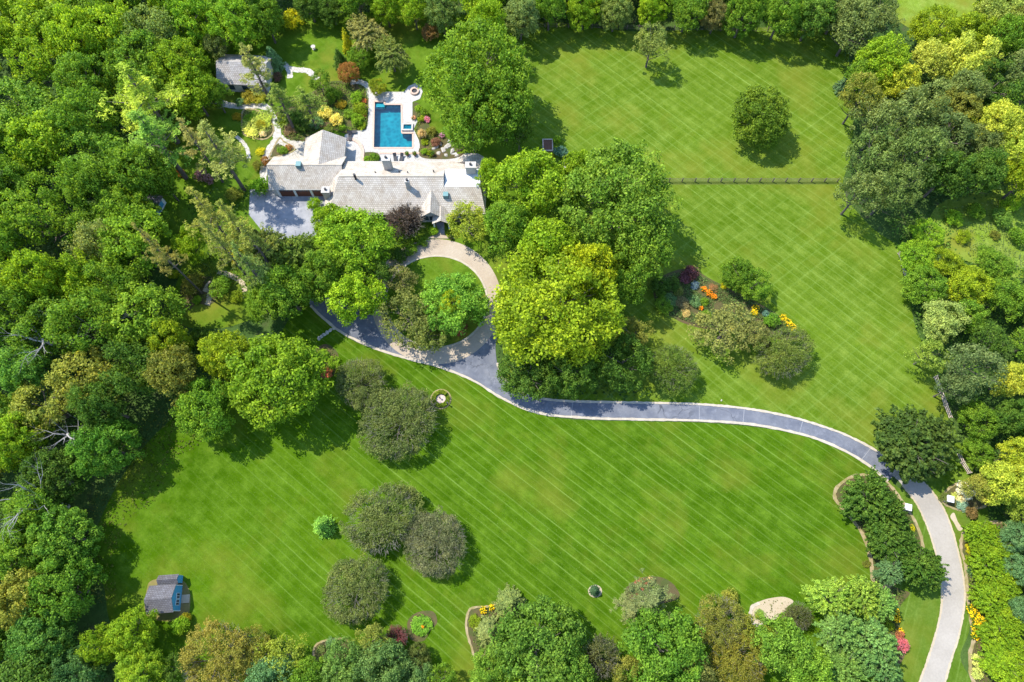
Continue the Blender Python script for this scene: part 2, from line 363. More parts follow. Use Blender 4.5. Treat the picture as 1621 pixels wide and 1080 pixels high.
# asphalt drive from the circle to the gate
up = [(784, 548), (787, 575), (796, 598), (815, 615), (840, 627.5), (880, 634), (940, 636.5), (1000, 637.5), (1100, 640), (1180, 647), (1250, 660), (1310, 678), (1350, 694), (1390, 716), (1425, 742)]
lo = [(700, 583), (725, 592), (755, 606), (790, 628), (830, 647), (870, 657), (930, 662), (1000, 664), (1100, 666), (1180, 671), (1240, 681), (1290, 694), (1335, 713), (1372, 735), (1405, 762)]
ribbon('asphalt_drive', up, lo, 0.05, M['asphalt'])
dn = lambda L, d: [Vector(p) for p in resample(catmull(GP(L), 8), 160)]
strip('kerb', dn(up[1:], 0), 0.42, 0.0, 0.13, M['kerb'], jit=0.22)
low_k = [(492, 484), (510, 502), (545, 529), (600, 554), (650, 569), (690, 579), (725, 592), (755, 606)]
strip('kerb', dn(low_k+lo[3:], 0), 0.45, 0.0, 0.13, M['kerb'], jit=0.22, seed=2)
# joint lines tarred across the asphalt
for i, (a, b_) in enumerate((((1107, 641), (1107, 667)), ((1178, 648), (1176, 671)), ((1271, 665), (1265, 687)), ((907, 635), (904, 660)), ((1378, 710), (1362, 730)))):
    strip('road_joint', GP([a, b_]), 0.12, 0.05, 0.056, simple('joint', (0.2, 0.2, 0.21), 0.9) if i == 0 else bpy.data.materials['joint'])
ribbon('chip_drive', [(1404, 745), (1428, 768), (1452, 800), (1469, 838), (1482, 880), (1489, 920), (1490, 960), (1482, 1000), (1468, 1045), (1448, 1100)],
       [(1440, 735), (1467, 768), (1488, 796), (1504, 830), (1518, 880), (1526, 925), (1526, 960), (1518, 1005), (1504, 1050), (1488, 1110)], 0.06, M['chip'])
for i, L in enumerate(([(1428, 768), (1452, 800), (1469, 838), (1482, 880), (1489, 920), (1490, 960), (1482, 1000), (1468, 1045), (1448, 1100)],
       [(1467, 768), (1488, 796), (1504, 830), (1518, 880), (1526, 925), (1526, 960), (1518, 1005), (1504, 1050), (1488, 1110)])):
    strip('drive_edge', dn(L, 0), 0.3, 0.0, 0.075, M['sand'], jit=0.3, seed=i+5)
# west arm of asphalt and the turning circle
sheet('asphalt_forecourt', [(488, 476), (512, 502), (545, 527), (600, 552), (650, 567), (700, 582), (735, 596), (770, 602), (785, 592), (783, 560), (786, 510), (740, 550), (690, 560), (640, 545), (600, 500), (560, 480), (520, 470)], 0.045, M['asphalt'])
def ell(cx, cy, rx, ry, n=72, ru=None):
    return [(cx+rx*math.cos(2*pi*i/n), cy+(ry if math.sin(2*pi*i/n) > 0 else (ru or ry))*math.sin(2*pi*i/n)) for i in range(n)]
poly('turning_circle', GP(ell(691, 478, 103, 99)), 0.07, M['aggregate'])
isl = GP(ell(691, 478, 80, 72))
poly('circle_lawn', isl, 0.12, M['lawn_gd'], thick=0.11)
strip('kerb', GP(ell(691, 478, 80.5, 72.5)), 0.4, 0.0, 0.17, M['kerb'], closed=True, jit=0.1)
sheet('circle_apron', [(690, 346), (703, 346), (704, 372), (720, 378), (676, 378), (690, 370)], 0.085, M['aggregate'], smooth=False)
sheet('garage_court', [(396, 300), (520, 300), (524, 330), (512, 350), (500, 372), (470, 385), (420, 372), (394, 340)], 0.05, M['court'], smooth=False)
# garden paths
def path(name, L, wd, mat='flag', z=0.06, jit=0.15):
    return strip(name, resample(catmull(GP(L), 8), 50), wd, 0.0, z, M[mat], jit=jit, seed=len(L)*7)
path('path', [(345, 160), (362, 167), (385, 169), (408, 168), (424, 172), (433, 188), (439, 208), (436, 222), (425, 240), (419, 262), (416, 290)], 1.5)
path('path', [(437, 212), (448, 224), (462, 229), (486, 230)], 1.9, z=0.064)
path('path', [(374, 216), (385, 226), (392, 238), (394, 252)], 0.8)
path('path', [(449, 100), (458, 112), (459, 124)], 1.2)
path('path', [(455, 108), (470, 111), (488, 113), (502, 126)], 1.4, z=0.064)
path('path', [(555, 131), (570, 130), (582, 138), (586, 155)], 1.3)
path('path', [(324, 462), (333, 448), (331, 475), (328, 483)], 1.0, 'sand')
path('path', [(345, 430), (365, 436), (383, 448), (388, 462)], 1.0, 'sand')
sheet('patio', [(484, 228), (466, 229), (470, 238), (430, 252), (432, 256), (486, 252)], 0.07, M['flag'], smooth=False)
sheet('front_walk', [(691, 342), (702, 342), (703, 370), (691, 370)], 0.1, M['court'], smooth=False)
# pool deck
deck_px = [(584, 150), (592, 146), (640, 146), (647, 137), (658, 132), (667, 136), (669, 146), (665, 157), (653, 162), (653, 184), (661, 192), (655, 205), (663, 222), (667, 240), (720, 238), (735, 262), (545, 262), (546, 214), (560, 208), (580, 206), (583, 190)]
spa_px = [(637, 197), (654.5, 197), (654.5, 208.5), (637, 208.5)]
sheet('pool_deck', deck_px, 0.1, M['deck'], smooth=False, holes=[pool_w])
pr = empty('swimming_pool', G(622, 198), 'rectangular blue swimming pool with brick coping and a notch for the spa', 'swimming pool')
def loc_pts(P, o): return [p-o.location for p in P]
def pool_shell():
    bm = bmesh.new(); P = loc_pts(pool_w, pr)
    a = [bm.verts.new((p.x, p.y, 0.1)) for p in P]; c = [bm.verts.new((p.x, p.y, -1.6)) for p in P]; n = len(P)
    for i in range(n): bm.faces.new((a[i], c[i], c[(i+1) % n], a[(i+1) % n]))
    bm.faces.new(c)
    return bm_obj('basin', bm, M['basin'], pr)
pool_shell(); poly('water', loc_pts(pool_w, pr), -0.08, M['water'], kind=None, parent=pr)
cop = [p.copy() for p in loc_pts(pool_w, pr)]
dense = []
for i in range(len(cop)):
    a, b_ = cop[i], cop[(i+1) % len(cop)]
    dense += [a.lerp(b_, t) for t in (0.02, 0.5, 0.98)]
strip('coping', dense, 0.4, 0.0, 0.16, M['brickred'], closed=True, parent=pr)
a, b_ = loc_pts([G(593, 162), G(608.5, 165.8)], pr)
boxobj('steps', (a.x, b_.x, b_.y-0.4, a.y, -1.0, -0.3), M['step'], pr)
sp = empty('spa', G(645.7, 203), 'small square raised hot tub set into the east edge of the pool', 'hot tub')
q = loc_pts(GP(spa_px), sp); X0, X1, Y0, Y1 = q[0].x, q[1].x, q[2].y, q[0].y
bm = bmesh.new(); e = 0.35
box(bm, X0, X1, Y0, Y0+e, 0.0, 0.45); box(bm, X0, X1, Y1-e, Y1, 0.0, 0.45); box(bm, X0, X0+e, Y0+e, Y1-e, 0.0, 0.448); box(bm, X1-e, X1, Y0+e, Y1-e, 0.0, 0.448)
bm_obj('rim', bm, M['deck'], sp)
boxobj('seat', (X0+e, X1-e, Y0+e, Y0+e+0.35, 0.1, 0.3), M['step'], sp); boxobj('basin', (X0+e, X1-e, Y0+e, Y1-e, 0.02, 0.13), M['basin'], sp)
boxobj('water', (X0+e, X1-e, Y0+e, Y1-e, 0.345, 0.35), M['water'], sp)
cw = tag(strip('curved_step', resample(catmull(GP([(549, 221), (560, 222), (569, 228), (574, 238), (574, 250), (573, 258)]), 8), 30), 0.7, 0.0, 0.28, M['brickred'], kind=None), 'low curved brick wall between the pool deck and the side patio', 'garden wall')
bw = tag(strip('brick_edge', GP([(601, 243), (640, 243.5), (664, 243)]), 0.45, 0.0, 0.2, M['brickred'], kind=None), 'straight low brick step along the south side of the pool deck', 'garden wall')
ff = empty('fire_pit', G(656.5, 146), 'round red brick fire pit on the circular stone terrace', 'fire pit')
bm = bmesh.new(); ring = [Vector((0.8*math.cos(i*pi/10), 0.8*math.sin(i*pi/10), 0)) for i in range(20)]; bm.free()
strip('ring_wall', ring, 0.4, 0.0, 0.5, M['brickred'], closed=True, parent=ff)
bm = bmesh.new(); cyl(bm, 0, 0, 0.1, 0.25, 0.62, k=20); bm_obj('ash', bm, M['dark'], ff)

# ------------------------------------------------------------------ buildings
def gable(parent, name, x0, x1, y0, y1, e, r, axis, mat, oh=0.0, t=0.18):
    """a two-slope roof; axis 'x': ridge along x"""
    bm = bmesh.new()
    if axis == 'x':
        ym = (y0+y1)/2
        slab(bm, [(x0, y0, e), (x1, y0, e), (x1, ym, r), (x0, ym, r)], t); slab(bm, [(x1, y1, e), (x0, y1, e), (x0, ym, r), (x1, ym, r)], t)
    else:
        xm = (x0+x1)/2
        slab(bm, [(x0, y0, e), (x0, y1, e), (xm, y1, r), (xm, y0, r)], t); slab(bm, [(x1, y0, e), (x1, y1, e), (xm, y1, r), (xm, y0, r)], t)
    return bm_obj(name, bm, mat, parent)
def gable_wall(parent, x0, x1, y0, y1, e, r, axis, mat, t=0.2):
    bm = bmesh.new()
    box(bm, x0, x1, y0, y1, 0, e)
    if axis == 'x':
        ym = (y0+y1)/2
        for xa, xb in ((x0, x0+t), (x1-t, x1)):
            a = [bm.verts.new(p) for p in ((xa, y0, e+.002), (xa, y1, e+.002), (xa, ym, r))]; c = [bm.verts.new(p) for p in ((xb, y0, e+.002), (xb, y1, e+.002), (xb, ym, r))]
            bm.faces.new(a); bm.faces.new(c[::-1])
            for i in range(3): bm.faces.new((a[i], a[(i+1) % 3], c[(i+1) % 3], c[i]))
    else:
        xm = (x0+x1)/2
        for ya, yb in ((y0, y0+t), (y1-t, y1)):
            a = [bm.verts.new(p) for p in ((x0, ya, e+.002), (x1, ya, e+.002), (xm, ya, r))]; c = [bm.verts.new(p) for p in ((x0, yb, e+.002), (x1, yb, e+.002), (xm, yb, r))]
            bm.faces.new(a); bm.faces.new(c[::-1])
            for i in range(3): bm.faces.new((a[i], a[(i+1) % 3], c[(i+1) % 3], c[i]))
    return bm_obj('wall', bm, mat, parent)
hx, hy = -28.0, 77.5
H_ = empty('manor_house', (hx, hy, 0), 'long white house with pale cedar shingle roofs, several chimneys and a three door garage wing', 'house')
class Off:                                       # parts are written in place and parented with the house's offset undone
    pass
def par(o, root):
    o.parent = root; o.matrix_parent_inverse = Matrix.Translation(root.location).inverted() if not root.rotation_euler.z else root.matrix_basis.inverted(); return o
def hb(name, dims, mat, root=None): return par(boxobj(name, dims, mat), root or H_)
# garage wing
par(gable(None, 'garage_roof', -48.8, -33.9, 77.1, 84.9, 2.8, 5.5, 'x', M['shx']), H_)
par(gable_wall(None, -48.3, -34.3, 77.35, 84.4, 2.75, 5.25, 'x', M['cream']), H_)
for i in range(3):
    x = -47.0+i*3.35
    d = hb('garage_door', (x, x+2.75, 77.22, 77.34, 0.05, 2.35), M['door'])
    bm = bmesh.new()
    for j in range(4): box(bm, x+0.12+j*0.66, x+0.6+j*0.66, 77.19, 77.219, 1.85, 2.2)
    wdw = bm_obj('window', bm, M['glass']); wdw.parent = d; wdw.matrix_parent_inverse = d.matrix_parent_inverse.copy() if False else (Matrix.Translation(H_.location).inverted()).inverted() @ Matrix.Translation(H_.location).inverted()
for i in range(4):
    x = -47.25+i*3.35
    hb('pilaster', (x-0.22, x+0.22 if i < 3 else x+0.1, 77.1, 77.34, 0, 2.58), M['white'])
hb('cornice', (-48.3, -36.5, 77.14, 77.345, 2.38, 2.56), M['white'])
# north wing
par(gable(None, 'north_wing_roof', -42.7, -34.3, 81.2, 89.5, 2.8, 5.48, 'y', M['shy']), H_)
par(gable_wall(None, -42.2, -34.8, 82.0, 89.1, 2.75, 5.5, 'y', M['cream']), H_)
hb('cupola', (-42.9, -41.9, 80.4, 81.5, 4.8, 6.0), M['copper'])
# main block
ex, wy0, wy1, rz_, ry_ = -5.2, 71.4, 83.7, 6.5, 77.7
bm = bmesh.new()
fl0, fl1 = 75.9, 80.1; zf = 5.45; zn = 4.98
slab(bm, [(-36.2, 71.6, 2.8), (-13.4, 71.4, 2.8), (-13.4, ry_, rz_), (-34.0, ry_, rz_)], 0.2)
slab(bm, [(-13.4, 83.7, 2.8), (-34.0, 83.7, 2.8), (-34.0, ry_, rz_), (-13.4, ry_, rz_)], 0.2)
slab(bm, [(-36.2, 71.6, 2.8), (-34.0, ry_, rz_), (-34.0, 83.7, 2.8), (-36.2, 79.0, 3.2)], 0.2)
slab(bm, [(-13.4, 71.4, 2.8), (ex, 71.4, 2.8), (ex-1, fl0, zf), (-13.4, fl0, zf)], 0.2)
slab(bm, [(ex, 83.7, 2.8), (-13.4, 83.7, 2.8), (-13.4, fl1, zn), (ex-1, fl1, zn)], 0.2)
slab(bm, [(ex, 71.4, 2.8), (ex, 83.7, 2.8), (ex-1, fl1, zn), (ex-1, fl0, zf)], 0.2)
par(bm_obj('main_roof', bm, M['shx']), H_)
hb('wall', (-35.6, ex-0.4, 72.0, 83.2, 0, 2.72), M['cream'])
hb('flat_roof', (-13.3, ex-1.05, fl0+0.05, fl1-0.05, 4.4, zf-0.03), M['membrane'])
bm = bmesh.new()
a = [(-13.45, fl0, zf-0.25), (-13.45, fl1, zn-0.25), (-13.45, ry_, rz_-0.22)]
v0 = [bm.verts.new(p) for p in a]; v1 = [bm.verts.new((p[0]+0.08, p[1], p[2])) for p in a]
bm.faces.new(v0); bm.faces.new(v1)
for i in range(3): bm.faces.new((v0[i], v0[(i+1) % 3], v1[(i+1) % 3], v1[i]))
par(bm_obj('roof_end_wall', bm, M['cream']), H_)
bm = bmesh.new(); box(bm, -33.9, -13.4, ry_-0.12, ry_+0.12, rz_-0.04, rz_+0.03); par(bm_obj('ridge_cap', bm, M['kerb']), H_)
bm = bmesh.new(); box(bm, -48.8, -33.9, 80.9, 81.1, 5.46, 5.53); par(bm_obj('ridge_cap', bm, M['kerb']), H_)
for nm_, d_ in (('gutter', (-48.8, -37.2, 76.98, 77.1, 2.6, 2.74)), ('gutter', (-36.1, -18.6, 71.28, 71.4, 2.58, 2.72)), ('gutter', (-34.0, -13.5, 83.7, 83.82, 2.58, 2.72))): hb(nm_, d_, M['cream'])
# bay with hipped roof on the north east corner
bay = [(-11.6, 83.3), (-11.2, 84.3), (-9.6, 85.6), (-7.0, 85.6), (-5.2, 84.2), (-4.6, 82.6), (-6.0, 81.6)]
bm = bmesh.new(); ap = bm.verts.new((-8.4, 82.4, 4.7)); vs = [bm.verts.new((x, y, 2.95)) for x, y in bay]
for i in range(len(vs)): bm.faces.new((vs[i], vs[(i+1) % len(vs)], ap))
bm.faces.new(vs[::-1]); par(bm_obj('bay_roof', bm, M['shy']), H_)
bm = bmesh.new(); pts = [(-11.0, 83.3), (-10.7, 84.1), (-9.4, 85.15), (-7.2, 85.15), (-5.7, 84.0), (-5.4, 83.3)]
a = [bm.verts.new((x, y, 0)) for x, y in pts]; b_ = [bm.verts.new((x, y, 2.94)) for x, y in pts]
for i in range(6): bm.faces.new((a[i], a[(i+1) % 6], b_[(i+1) % 6], b_[i]))
bm.faces.new(b_); par(bm_obj('bay_wall', bm, M['cream']), H_)
# entrance gables
par(gable(None, 'entrance_roof', -18.5, -13.2, 70.3, 75.6, 2.9, 5.2, 'y', M['shy'], t=0.14), H_)
par(gable_wall(None, -18.0, -13.7, 71.2, 73.5, 2.85, 4.9, 'y', M['cream']), H_)
par(gable(None, 'porch_roof', -15.7, -12.2, 69.2, 72.6, 2.7, 3.9, 'y', M['shy'], t=0.12), H_)
for x in (-15.4, -12.5):
    bm = bmesh.new(); box(bm, x-0.14, x+0.14, 69.4, 69.68, 0, 2.7); par(bm_obj('porch_post', bm, M['white']), H_)
dd = hb('front_door', (-14.5, -13.4, 71.14, 71.19, 0.05, 2.2), M['door'])
for x in (-17.6, -16.4): hb('window', (x, x+1.0, 71.12, 71.19, 0.8, 2.2), M['glass'])
for x in (-33.5, -30.5, -27.5, -24.5, -21.5, -10.5, -8): hb('window', (x, x+1.3, 71.93, 71.995, 0.8, 2.1), M['glass'])
for x in (-31.5, -28, -24.5, -21, -17.5, -14): hb('window', (x, x+1.6, 83.21, 83.27, 0.3, 2.2), M['glass'])
# south west shallow wing behind the garage chimney
par(gable(None, 'link_roof', -37.3, -34.0, 71.9, 77.6, 2.6, 3.9, 'y', M['shx'], t=0.14), H_)
hb('wall', (-37.0, -35.65, 72.3, 77.6, 0, 2.55), M['cream'])
def chimney(x, y, w_, d_, z0, z1, mat='chim', pots=1, cap=0.12):
    bm = bmesh.new(); box(bm, x-w_/2, x+w_/2, y-d_/2, y+d_/2, z0, z1); c = par(bm_obj('chimney', bm, M[mat]), H_)
    bm = bmesh.new(); box(bm, x-w_/2-cap, x+w_/2+cap, y-d_/2-cap, y+d_/2+cap, z1+0.002, z1+0.2)
    k = par(bm_obj('cap', bm, M[mat]), H_)
    k.parent = c; k.matrix_parent_inverse = Matrix()
    for i in range(pots):
        bm = bmesh.new(); cyl(bm, x+(i-(pots-1)/2)*0.55, y, z1+0.2, z1+0.6, 0.24, k=10); o = bm_obj('flue', bm, M['dark']); o.parent = c; o.matrix_parent_inverse = Matrix()
chimney(-24.6, 80.6, 1.5, 1.2, 4.2, 8.2)
chimney(-36.6, 75.3, 1.4, 1.2, 0, 5.2)
chimney(-20.3, 75.8, 0.75, 0.7, 4.5, 7.6, pots=1, cap=0.06)
chimney(-8.1, 79.4, 1.9, 1.2, 3.5, 7.6)
chimney(-30.6, 77.2, 0.35, 0.35, 5.9, 7.2, 'dark', 1, 0.03)
hb('roof_vent', (-13.5, -12.5, 73.9, 74.9, 4.0, 5.3), M['copper'])
for x, y in ((-27, 79), (-22.3, 79.2), (-20.6, 79.0), (-15.5, 79.3)): bm = bmesh.new(); cyl(bm, x, y, 5.2 if x > -30 else 3.2, 6.1 if x > -30 else 4.6, 0.12, k=8); par(bm_obj('vent_pipe', bm, M['dark']), H_)

# guest cottage
cx_, cy_ = -57.5, 107.0
ct = empty('guest_cottage', (cx_, cy_, 0), 'grey shingled cottage half hidden under pines at the top left garden', 'cottage', rz=R_(-3))
gable(ct, 'roof', -5.6, 5.2, -3.9, 4.2, 2.9, 5.2, 'x', M['shc']); gable_wall(ct, -5.1, 4.7, -3.4, 3.7, 2.85, 4.95, 'x', M['cream'])
for x in (-3.5, -0.6, 2.2): boxobj('window', (x, x+1.2, -3.47, -3.405, 0.8, 2.1), M['glass'], ct)
# shed on the south lawn
sh = empty('garden_shed', (-56.4, 0.3, 0), 'small blue garden shed with brown shingle roof alone on the lower left lawn', 'shed', rz=R_(4))
x0, x1, y0, y1, e, r = -2.0, 2.05, -2.05, 1.9, 2.7, 3.9
gable(sh, 'roof', x0-0.15, x1+0.12, y0-0.2, y1+0.15, e, r, 'x', M['shs'], t=0.1); gable_wall(sh, x0, x1-0.02, y0, y1, e-0.08, r-0.15, 'x', M['shedwall'])
for y in (-0.75, 0.25):
    f = boxobj('window_frame', (x1-0.015, x1+0.03, y-0.45, y+0.45, 0.75, 1.95), M['white'], sh)
    bm = bmesh.new()
    for (ya, yb) in ((y-0.38, y-0.03), (y+0.03, y+0.38)): box(bm, x1+0.031, x1+0.04, ya, yb, 0.83, 1.87)
    o = bm_obj('pane', bm, M['glass'], f)
boxobj('corner_trim', (x1-0.1, x1+0.04, y0-0.04, y0+0.08, 0, e-0.1), M['white'], sh)
boxobj('corner_trim', (x1-0.1, x1+0.04, y1-0.08, y1+0.04, 0, e-0.1), M['white'], sh)
boxobj('window', (-0.6, 0.9, y0-0.05, y0-0.005, 0.9, 1.7), M['glass'], sh); boxobj('window_sill', (-0.7, 1.0, y0-0.12, y0-0.005, 0.78, 0.88), M['white'], sh)
gable(sh, 'porch_roof', -1.2, 2.1, 2.1, 3.6, 1.9, 2.5, 'x', M['shs'], t=0.08)
boxobj('porch_wall', (-1.0, 1.95, 2.25, 3.45, 0, 1.85), M['shedwall'], sh)
boxobj('step', (2.1, 3.4, -0.9, 0.4, 0.0, 0.14), M['sand'], sh)
sv = boxobj('roof_vent', (-0.15, 0.15, 0.35, 0.65, 3.1, 3.42), M['white'], sh)
sheet('shed_pad', [(243, 918), (285, 917), (300, 935), (301, 958), (296, 975), (268, 984), (232, 974), (232, 935)], 0.045, M['worn'])
# little blue shed in the western wood
bs = empty('potting_shed', G(246, 333), 'tiny dark roofed shed with white framed windows in deep shade of the left wood', 'shed', rz=R_(-14))
gable(bs, 'roof', -1.9, 1.6, -2.4, 2.4, 2.1, 3.0, 'y', M['shs'], t=0.1); gable_wall(bs, -1.7, 1.45, -2.2, 2.2, 2.05, 2.85, 'y', M['white'])
for y in (-1.7, -0.55, 0.6): boxobj('window', (1.46, 1.5, y, y+0.95, 0.5, 1.8), M['shedwall'], bs)

# ------------------------------------------------------------------ foliage meshes
def leaves(cen, nrm, ln, wd, rs, droop=0.0):
    """kite shaped leaf faces at cen, facing nrm"""
    n = len(cen); nrm = nrm/np.linalg.norm(nrm, axis=1, keepdims=True)
    t = rs.normal(size=(n, 3)); t -= nrm*(t*nrm).sum(1, keepdims=True); t /= np.linalg.norm(t, axis=1, keepdims=True)
    b_ = np.cross(nrm, t); L = (ln*rs.uniform(0.7, 1.3, n))[:, None]; W = (wd*rs.uniform(0.7, 1.3, n))[:, None]
    V = np.stack([cen-t*L*0.5, cen+b_*W*0.5, cen+t*L*0.5, cen-b_*W*0.5], 1); return V.reshape(-1, 3)
def sphere_dirs(rs, n, zmin=-1.0):
    z = rs.uniform(zmin, 1, n); a = rs.uniform(0, 2*pi, n); r = np.sqrt(np.maximum(0, 1-z*z)); return np.stack([r*np.cos(a), r*np.sin(a), z], 1)
def lump(rs, D, amp, nw=9, fmin=1.2, fmax=4.5):
    f = np.ones(len(D))
    for _ in range(nw):
        k = rs.normal(size=3); k /= np.linalg.norm(k); f += amp*np.sin(D@k*rs.uniform(fmin, fmax)+rs.uniform(0, 6.28))/math.sqrt(nw)*1.4
    return f
def crown_broad(seed, R=7.0, H=14.0, K=170, rc=1.05, n=62, ls=0.44, amp=0.16, base=0.28, zmin=-0.35, mat='leaf', asp=0.75, name='crown', spread=0.55):
    rs = np.random.RandomState(seed)
    zb, V = H*base, H*(1-base); zc = zb+V*0.42
    D = sphere_dirs(rs, K, zmin); f = np.clip(lump(rs, D, amp), 0.7, 1.16)*rs.uniform(0.62, 1.0, K)**0.6
    P = D*f[:, None]*np.array([R-rc*0.6, R-rc*0.6, V*0.58-rc*0.4]); P[:, 2] += zc
    rr = rc*rs.uniform(0.6, 1.35, K)
    keep = lump(rs, D, 0.5, 12, 3, 9) > 0.45; P = P[keep]; rr = rr[keep]
    # crowns fill out towards the top with a few inner clumps
    Ki = K//4; Pi = np.clip(rs.normal(size=(Ki, 3)), -1.3, 1.3)*np.array([R*0.33, R*0.33, V*0.18]); Pi[:, 2] += zc; P = np.vstack([P, Pi]); rr = np.append(rr, rc*1.1*np.ones(Ki))
    idx = np.repeat(np.arange(len(P)), n); d = sphere_dirs(rs, len(idx), -0.55)
    rad = rr[idx]*rs.uniform(0.55, 1.08, len(idx))*(1+0.25*np.sin(d[:, 0]*5+idx)*np.cos(d[:, 1]*5+idx*1.7))
    cen = P[idx]+d*rad[:, None]*np.array([1, 1, 0.72])
    nr = d*0.75+rs.normal(size=d.shape)*spread+np.array([0, 0, 0.45])
    Vt = leaves(cen, nr, ls, ls*asp, rs); return mesh_np(name, Vt, len(idx), 4, M[mat])
def crown_fine(seed, R=5.0, H=7.5):
    return crown_broad(seed, R, H, K=380, rc=0.5, n=56, ls=0.2, amp=0.15, base=0.1, zmin=-0.3, asp=0.6, spread=0.8)
def twigs(seed, R=5.0, H=7.5, n=700, ln=0.9, w_=0.02):
    rs = np.random.RandomState(seed); D = sphere_dirs(rs, n, -0.1); zc = H*0.1+H*0.9*0.42
    A = D*rs.uniform(0.72, 0.9, n)[:, None]*np.array([R, R, H*0.52]); A[:, 2] += zc
    d = D+rs.normal(size=D.shape)*0.35+np.array([0, 0, 0.3]); d /= np.linalg.norm(d, axis=1, keepdims=True)
    B = A+d*(ln*rs.uniform(0.5, 1.1, n))[:, None]
    s = np.cross(d, np.array([0.3, 0.2, 0.9])); s /= np.linalg.norm(s, axis=1, keepdims=True)
    V = np.stack([A-s*w_, A+s*w_, B], 1).reshape(-1, 3); return mesh_np('twigs', V, n, 3, M['twig'])
def crown_feather(seed, R=6.0, H=11.0, n_sp=170, per=60, wd=0.13, ln=0.5, base=0.25, droop=0.9, mat='leaf', dens=1.0):
    """long arching sprays: locust, willow, hemlock"""
    rs = np.random.RandomState(seed); V = H*(1-base); zc = H*base+V*0.4
    D = sphere_dirs(rs, n_sp, -0.25); f = lump(rs, D, 0.16)
    C_, Nn = [], []
    for i in range(n_sp):
        d = D[i]; L = R*f[i]*rs.uniform(0.75, 1.0); side = np.cross(d, [0, 0, 1.0]); side /= (np.linalg.norm(side)+1e-6)
        t = np.sqrt(rs.uniform(0.2, 1, per)); wv = rs.normal(size=per)*0.30*(1.15-t)*1.8
        p = d[None]*(t*L)[:, None]*np.array([1, 1, V*0.55/R])+side[None]*wv[:, None]; p[:, 2] += zc-droop*t**3*(1-abs(d[2])*0.6)+rs.normal(size=per)*0.12
        C_.append(p); Nn.append(np.array([d[0]*0.4, d[1]*0.4, 0.8])[None]+rs.normal(size=(per, 3))*0.5)
    cen = np.vstack(C_); return mesh_np('crown', leaves(cen, np.vstack(Nn), ln, wd*2, rs), len(cen), 4, M[mat])
def pine_skel(seed, H=24.0, R=4.2, z0=0.45, tiers=11, lean=0.6):
    rr = random.Random(seed); br = []
    for k in range(tiers):
        u = k/(tiers-1); z = H*(z0+(0.985-z0)*u); L = R*(1.0-0.72*u**1.3)*(0.65+0.5*math.sin(pi*min(1, u*1.6+0.25)))
        for j in range(rr.choice((3, 4, 5))):
            a = rr.uniform(0, 2*pi); br.append((z+rr.uniform(-0.5, 0.5), a, L*rr.uniform(0.55, 1.15), rr.uniform(0.0, 0.3)))
    return br
def crown_pine(seed, H=24.0, R=4.2, z0=0.45, tiers=11, tuft=19, per=4, ls=0.44):
    rs = np.random.RandomState(seed); C_, Nn = [], []
    for (z, a, L, up_) in pine_skel(seed, H, R, z0, tiers):
        nt_ = max(3, int(L*per))
        for i in range(nt_):
            t = 0.3+0.7*rs.rand(); lat = rs.normal()*0.32*L*(t*0.8)
            c = np.array([math.cos(a)*L*t-math.sin(a)*lat, math.sin(a)*L*t+math.cos(a)*lat, z+up_*L*t*t+rs.normal()*0.12])
            d = sphere_dirs(rs, tuft, -0.2); C_.append(c+d*0.42*np.array([1.1, 1.1, 0.55])*rs.uniform(0.3, 1, (tuft, 1))); Nn.append(d*0.5+rs.normal(size=d.shape)*0.6+np.array([0, 0, 0.4]))
    cen = np.vstack(C_); return mesh_np('crown', leaves(cen, np.vstack(Nn), ls, ls*0.28, rs), len(cen), 4, M['needle'])
def trunk_pine(seed, H=24.0, R=4.2, z0=0.45, tiers=11):
    bm = bmesh.new(); tube(bm, [(0, 0, -0.3), (0.05, 0, H*0.5), (0, 0.05, H*0.985)], [0.36, 0.24, 0.04], 7)
    for (z, a, L, up_) in pine_skel(seed, H, R, z0, tiers):
        tube(bm, [(0, 0, z-0.25), (math.cos(a)*L*0.5, math.sin(a)*L*0.5, z+up_*L*0.2), (math.cos(a)*L*0.92, math.sin(a)*L*0.92, z+up_*L*0.8)], [0.09, 0.05, 0.02], 4)
    me = bpy.data.meshes.new('trunk'); bm.to_mesh(me); bm.free(); me.materials.append(M['bark']); return me
def crown_spruce(seed, H=8.0, R=2.4, tiers=22, ls=0.34):
    rs = np.random.RandomState(seed); C_, Nn = [], []
    for k in range(tiers):
        u = k/tiers; z = H*(0.04+0.95*u); L = R*(1-u)**0.85*rs.uniform(0.85, 1.12)+0.08; nb = max(5, int(17*(1-u))+4)
        for j in range(nb):
            a = rs.uniform(0, 2*pi); m = max(6, int(L*22)); t = np.sqrt(rs.uniform(0.1, 1, m)); LL = L*rs.uniform(0.75, 1.15)
            lat = rs.normal(size=m)*0.22*(1.2-t); C_.append(np.stack([math.cos(a)*LL*t-math.sin(a)*lat, math.sin(a)*LL*t+math.cos(a)*lat, z-0.25*LL*t+rs.normal(size=m)*0.06], 1))
            Nn.append(np.array([math.cos(a)*0.5, math.sin(a)*0.5, 0.8])+rs.normal(size=(m, 3))*0.4)
    cen = np.vstack(C_); return mesh_np('crown', leaves(cen, np.vstack(Nn), ls, ls*0.4, rs), len(cen), 4, M['needle'])
